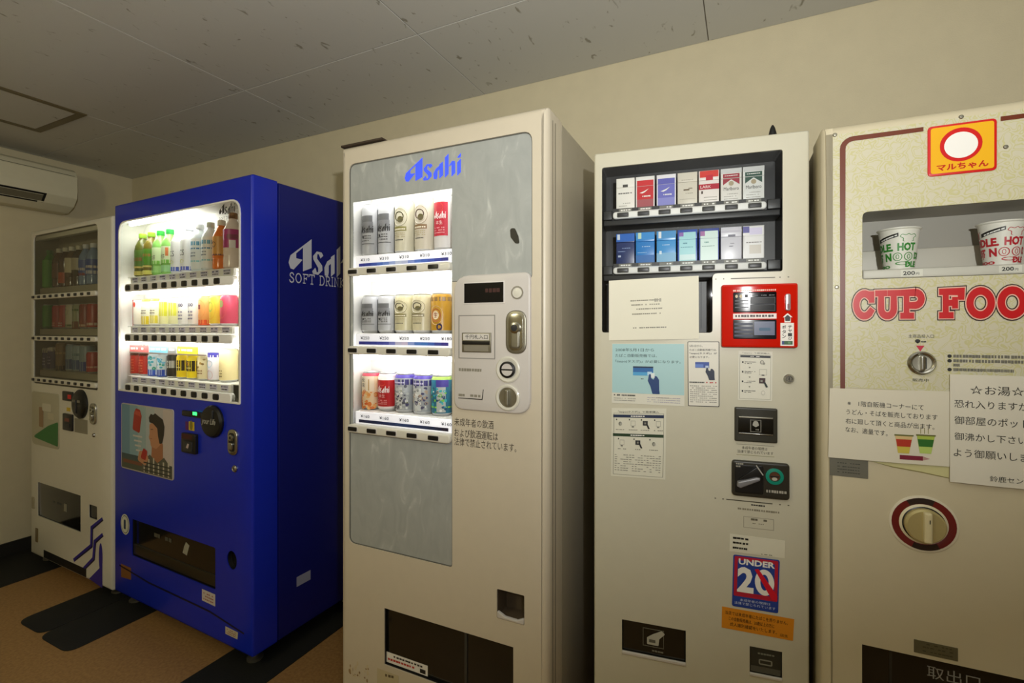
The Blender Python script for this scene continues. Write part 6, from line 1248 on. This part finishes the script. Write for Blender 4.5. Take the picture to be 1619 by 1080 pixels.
# sample cups
def cup(px, py, label, col, amber, rot):
    x = M.P(px, py, 0.056)[0]; t = placed(M, 'noodle_cup', label, 'cup', 'sample noodle cups in the display', x, 0.056, lz + 0.0005)
    h_, r0, r1 = 0.090, 0.0270, 0.0375
    b = MB(); b.lathe([(0, 0.003), (r0 - 0.004, 0.003), (r0 - 0.002, 0), (r0, 0.002), (r1 - 0.001, h_ - 0.004), (r1 + 0.002, h_ - 0.002), (r1 + 0.002, h_), (r1 - 0.002, h_)], ink('#ece8dc', 0.5), seg=36)
    def cone(a_, c_, d_):
        r_ = r0 + (r1 - 0.001 - r0) * c_ / h_ - d_; th = a_ / 0.0345 + rot; return (r_ * math.sin(th), -r_ * math.cos(th), c_)
    cone0 = cone
    cone = lambda a_, c_, d_: cone0(a_, c_ * h_ / 0.104, d_)
    C_ = ink(col, 0.45); D_ = -0.0006
    def tx(s_, a0_, a1_, z0_, z1_, bold=0.05): b.text(s_, rect(a0_, a1_, z0_, z1_), C_, D_, cone, bold)
    tx('HOT', -0.078, -0.038, 0.068, 0.086); tx('NOODLE.', -0.086, -0.002, 0.046, 0.066); tx('HOT', 0.006, 0.042, 0.046, 0.066); tx('HOT', -0.060, -0.028, 0.022, 0.042); tx('N', -0.020, -0.006, 0.022, 0.042)
    for cx_ in (0.006, 0.028): b.flat(ellipse(cx_, 0.032, 0.0095, 0.0105, 16), C_, D_, cone, holes=[list(reversed(ellipse(cx_, 0.032, 0.0078, 0.0088, 16)))]); b.flat(ellipse(cx_, 0.032, 0.0035, 0.0060, 12), C_, D_, cone, holes=[list(reversed(ellipse(cx_, 0.032, 0.0022, 0.0046, 12)))])
    b.flat(ellipse(0.016, 0.0155, 0.015, 0.0045, 16), C_, D_, cone, holes=[list(reversed(ellipse(0.016, 0.0155, 0.012, 0.0025, 16)))])
    tx('NOO', -0.052, -0.01, 0.004, 0.012); tx('DLE', 0.022, 0.05, 0.006, 0.020); tx('DLE', 0.042, 0.07, 0.026, 0.042)
    def hat(cx_, cz_, s_):
        pts = roundpoly([(cx_ - 0.011 * s_, cz_ - 0.009 * s_), (cx_ + 0.011 * s_, cz_ - 0.009 * s_), (cx_ + 0.010 * s_, cz_ - 0.001 * s_), (cx_ + 0.017 * s_, cz_ + 0.004 * s_), (cx_ + 0.011 * s_, cz_ + 0.010 * s_), (cx_ + 0.004 * s_, cz_ + 0.007 * s_), (cx_, cz_ + 0.011 * s_), (cx_ - 0.005 * s_, cz_ + 0.007 * s_), (cx_ - 0.012 * s_, cz_ + 0.010 * s_), (cx_ - 0.017 * s_, cz_ + 0.003 * s_), (cx_ - 0.010 * s_, cz_ - 0.001 * s_)], 0.003)
        b.flat(pts, C_, D_, cone, holes=[list(reversed(inset(pts, 0.0013)))])
    hat(0.026, 0.078, 1.0); hat(-0.044, 0.026, 0.9)
    [b.flat(sub([(-0.034, 0.070), (0.008, 0.082), (0.008, 0.091), (-0.034, 0.079)], k_ / 8, (k_ + 1) / 8, 0, 1), K, D_, cone) for k_ in range(8)]; b.dashes([(-0.027, 0.0725), (0.007, 0.083), (0.007, 0.088), (-0.027, 0.077)], 6, WI, 3, -0.0010, cone)
    b.build('cup_body', t)
    b = MB(); b.lathe([(r1 + 0.0005, h_), (r1 + 0.0005, h_ + 0.0008), (0, h_ + 0.0008)], ink('#d9d5c8', 0.4), seg=36); b.build('cup_lid', t)
cup(1421.5, 420, 'noodle cup with green lettering at the left of the display', '#2f8a2c', 0, -0.50)
cup(1584, 412, 'noodle cup with red lettering at the right of the display', '#c01c2c', 0, -0.42)

# paper notices taped on the noodle machine
def d7(b, L, k):
    for s_, s0, s1, t_ in (('※　1階自販機コーナーにて', 0.16, 0.79, 0.74), ('うどん・そばを販売しております', 0.15, 0.90, 0.615), ('右に廻して頂くと商品が出ます。', 0.145, 0.875, 0.485), ('なお、適量です。', 0.145, 0.50, 0.365)):
        q_ = [bil(L, s0, t_ + 0.02), bil(L, s1, t_ - 0.005), bil(L, s1, t_ + 0.07), bil(L, s0, t_ + 0.095)]; b.text(s_, q_, K, bold=0.010, **k())
    def cupi(s_, t_, lo_, mid_, hi_):
        b.flat([bil(L, s_ + .025, t_), bil(L, s_ + .115, t_), bil(L, s_ + .145, t_ + .25), bil(L, s_, t_ + .25)], ink(hi_), **k()); b.flat([bil(L, s_ + .018, t_ + .09), bil(L, s_ + .125, t_ + .09), bil(L, s_ + .136, t_ + .19), bil(L, s_ + .008, t_ + .19)], ink(mid_), **k(k=1)); b.flat([bil(L, s_ + .025, t_), bil(L, s_ + .115, t_), bil(L, s_ + .122, t_ + .09), bil(L, s_ + .018, t_ + .09)], ink(lo_), **k(k=1))
        b.flat([bil(L, s_ - .005, t_ + .235), bil(L, s_ + .15, t_ + .235), bil(L, s_ + .15, t_ + .255), bil(L, s_ - .005, t_ + .255)], ink('#6a6a34'), **k(k=2))
    cupi(0.56, 0.14, '#c9b84a', '#b03018', '#d6ba80'); cupi(0.735, 0.155, '#b4cc68', '#2c6a24', '#a8bc4c')
    for j_ in range(3): b.flat(sub(L, 0.765 + 0.03 * j_, 0.770 + 0.03 * j_, 0.42, 0.49), ink('#8a8a4c'), **k())
    b.flat(sub(L, 0.60, 0.785, 0.055, 0.115), ink('#7a1c34'), **k()); b.flat([bil(L, .785, .06), bil(L, .84, .085), bil(L, .785, .115)], ink('#b08a84'), **k())
notice('paper_notice', 'white paper notice with a red and a green cup drawn at its foot', 'notice', [M.P(*z7(*p)) for p in ((95, 700), (1045, 775), (1043, 190), (107, 165))], ink('#d9d3bf', 0.8), d7, curl=0.003, gap=0.0032)
def d8(b, L, k):
    x0_, x1_, z0_, z1_ = bounds(L)
    zz_ = lambda y_: M.P(*z7(1330, y_))[1] - ctr8[1]
    xx_ = lambda px_: M.P(*z7(px_, 200))[0] - ctr8[0]
    def tx(s_, a_, e_, y0_, y1_, bold=0.0): b.text(s_, rect(xx_(a_), xx_(e_), zz_(y1_), zz_(y0_)), ink('#33322a'), bold=bold, **k())
    tx('☆お湯☆', 1185, 1605, 145, 215); tx('恐れ入りますが', 1066, 1640, 262, 325); tx('御部屋のポット', 1066, 1640, 390, 455); tx('御沸かし下さい', 1066, 1625, 520, 580); tx('よう御願いしま', 1060, 1635, 645, 710); tx('鈴鹿セント', 1335, 1660, 835, 880, 0.01)
l = [M.P(*z7(*p)) for p in ((1033, 878), (1619, 945), (1619, 60), (1040, 55))]; xl8 = l[0][0]; xr8 = M.P(*z7(1690, 500))[0]; z18 = l[3][1]; z08 = l[0][1] - 0.002
Q8 = rect(xl8, xr8, z08, z18); ctr8 = ctr(Q8)
notice('paper_notice', 'large white paper notice with five big lines, starred heading on top', 'notice', Q8, ink('#dad5c4', 0.8), d8, curl=0.002, gap=0.0075)
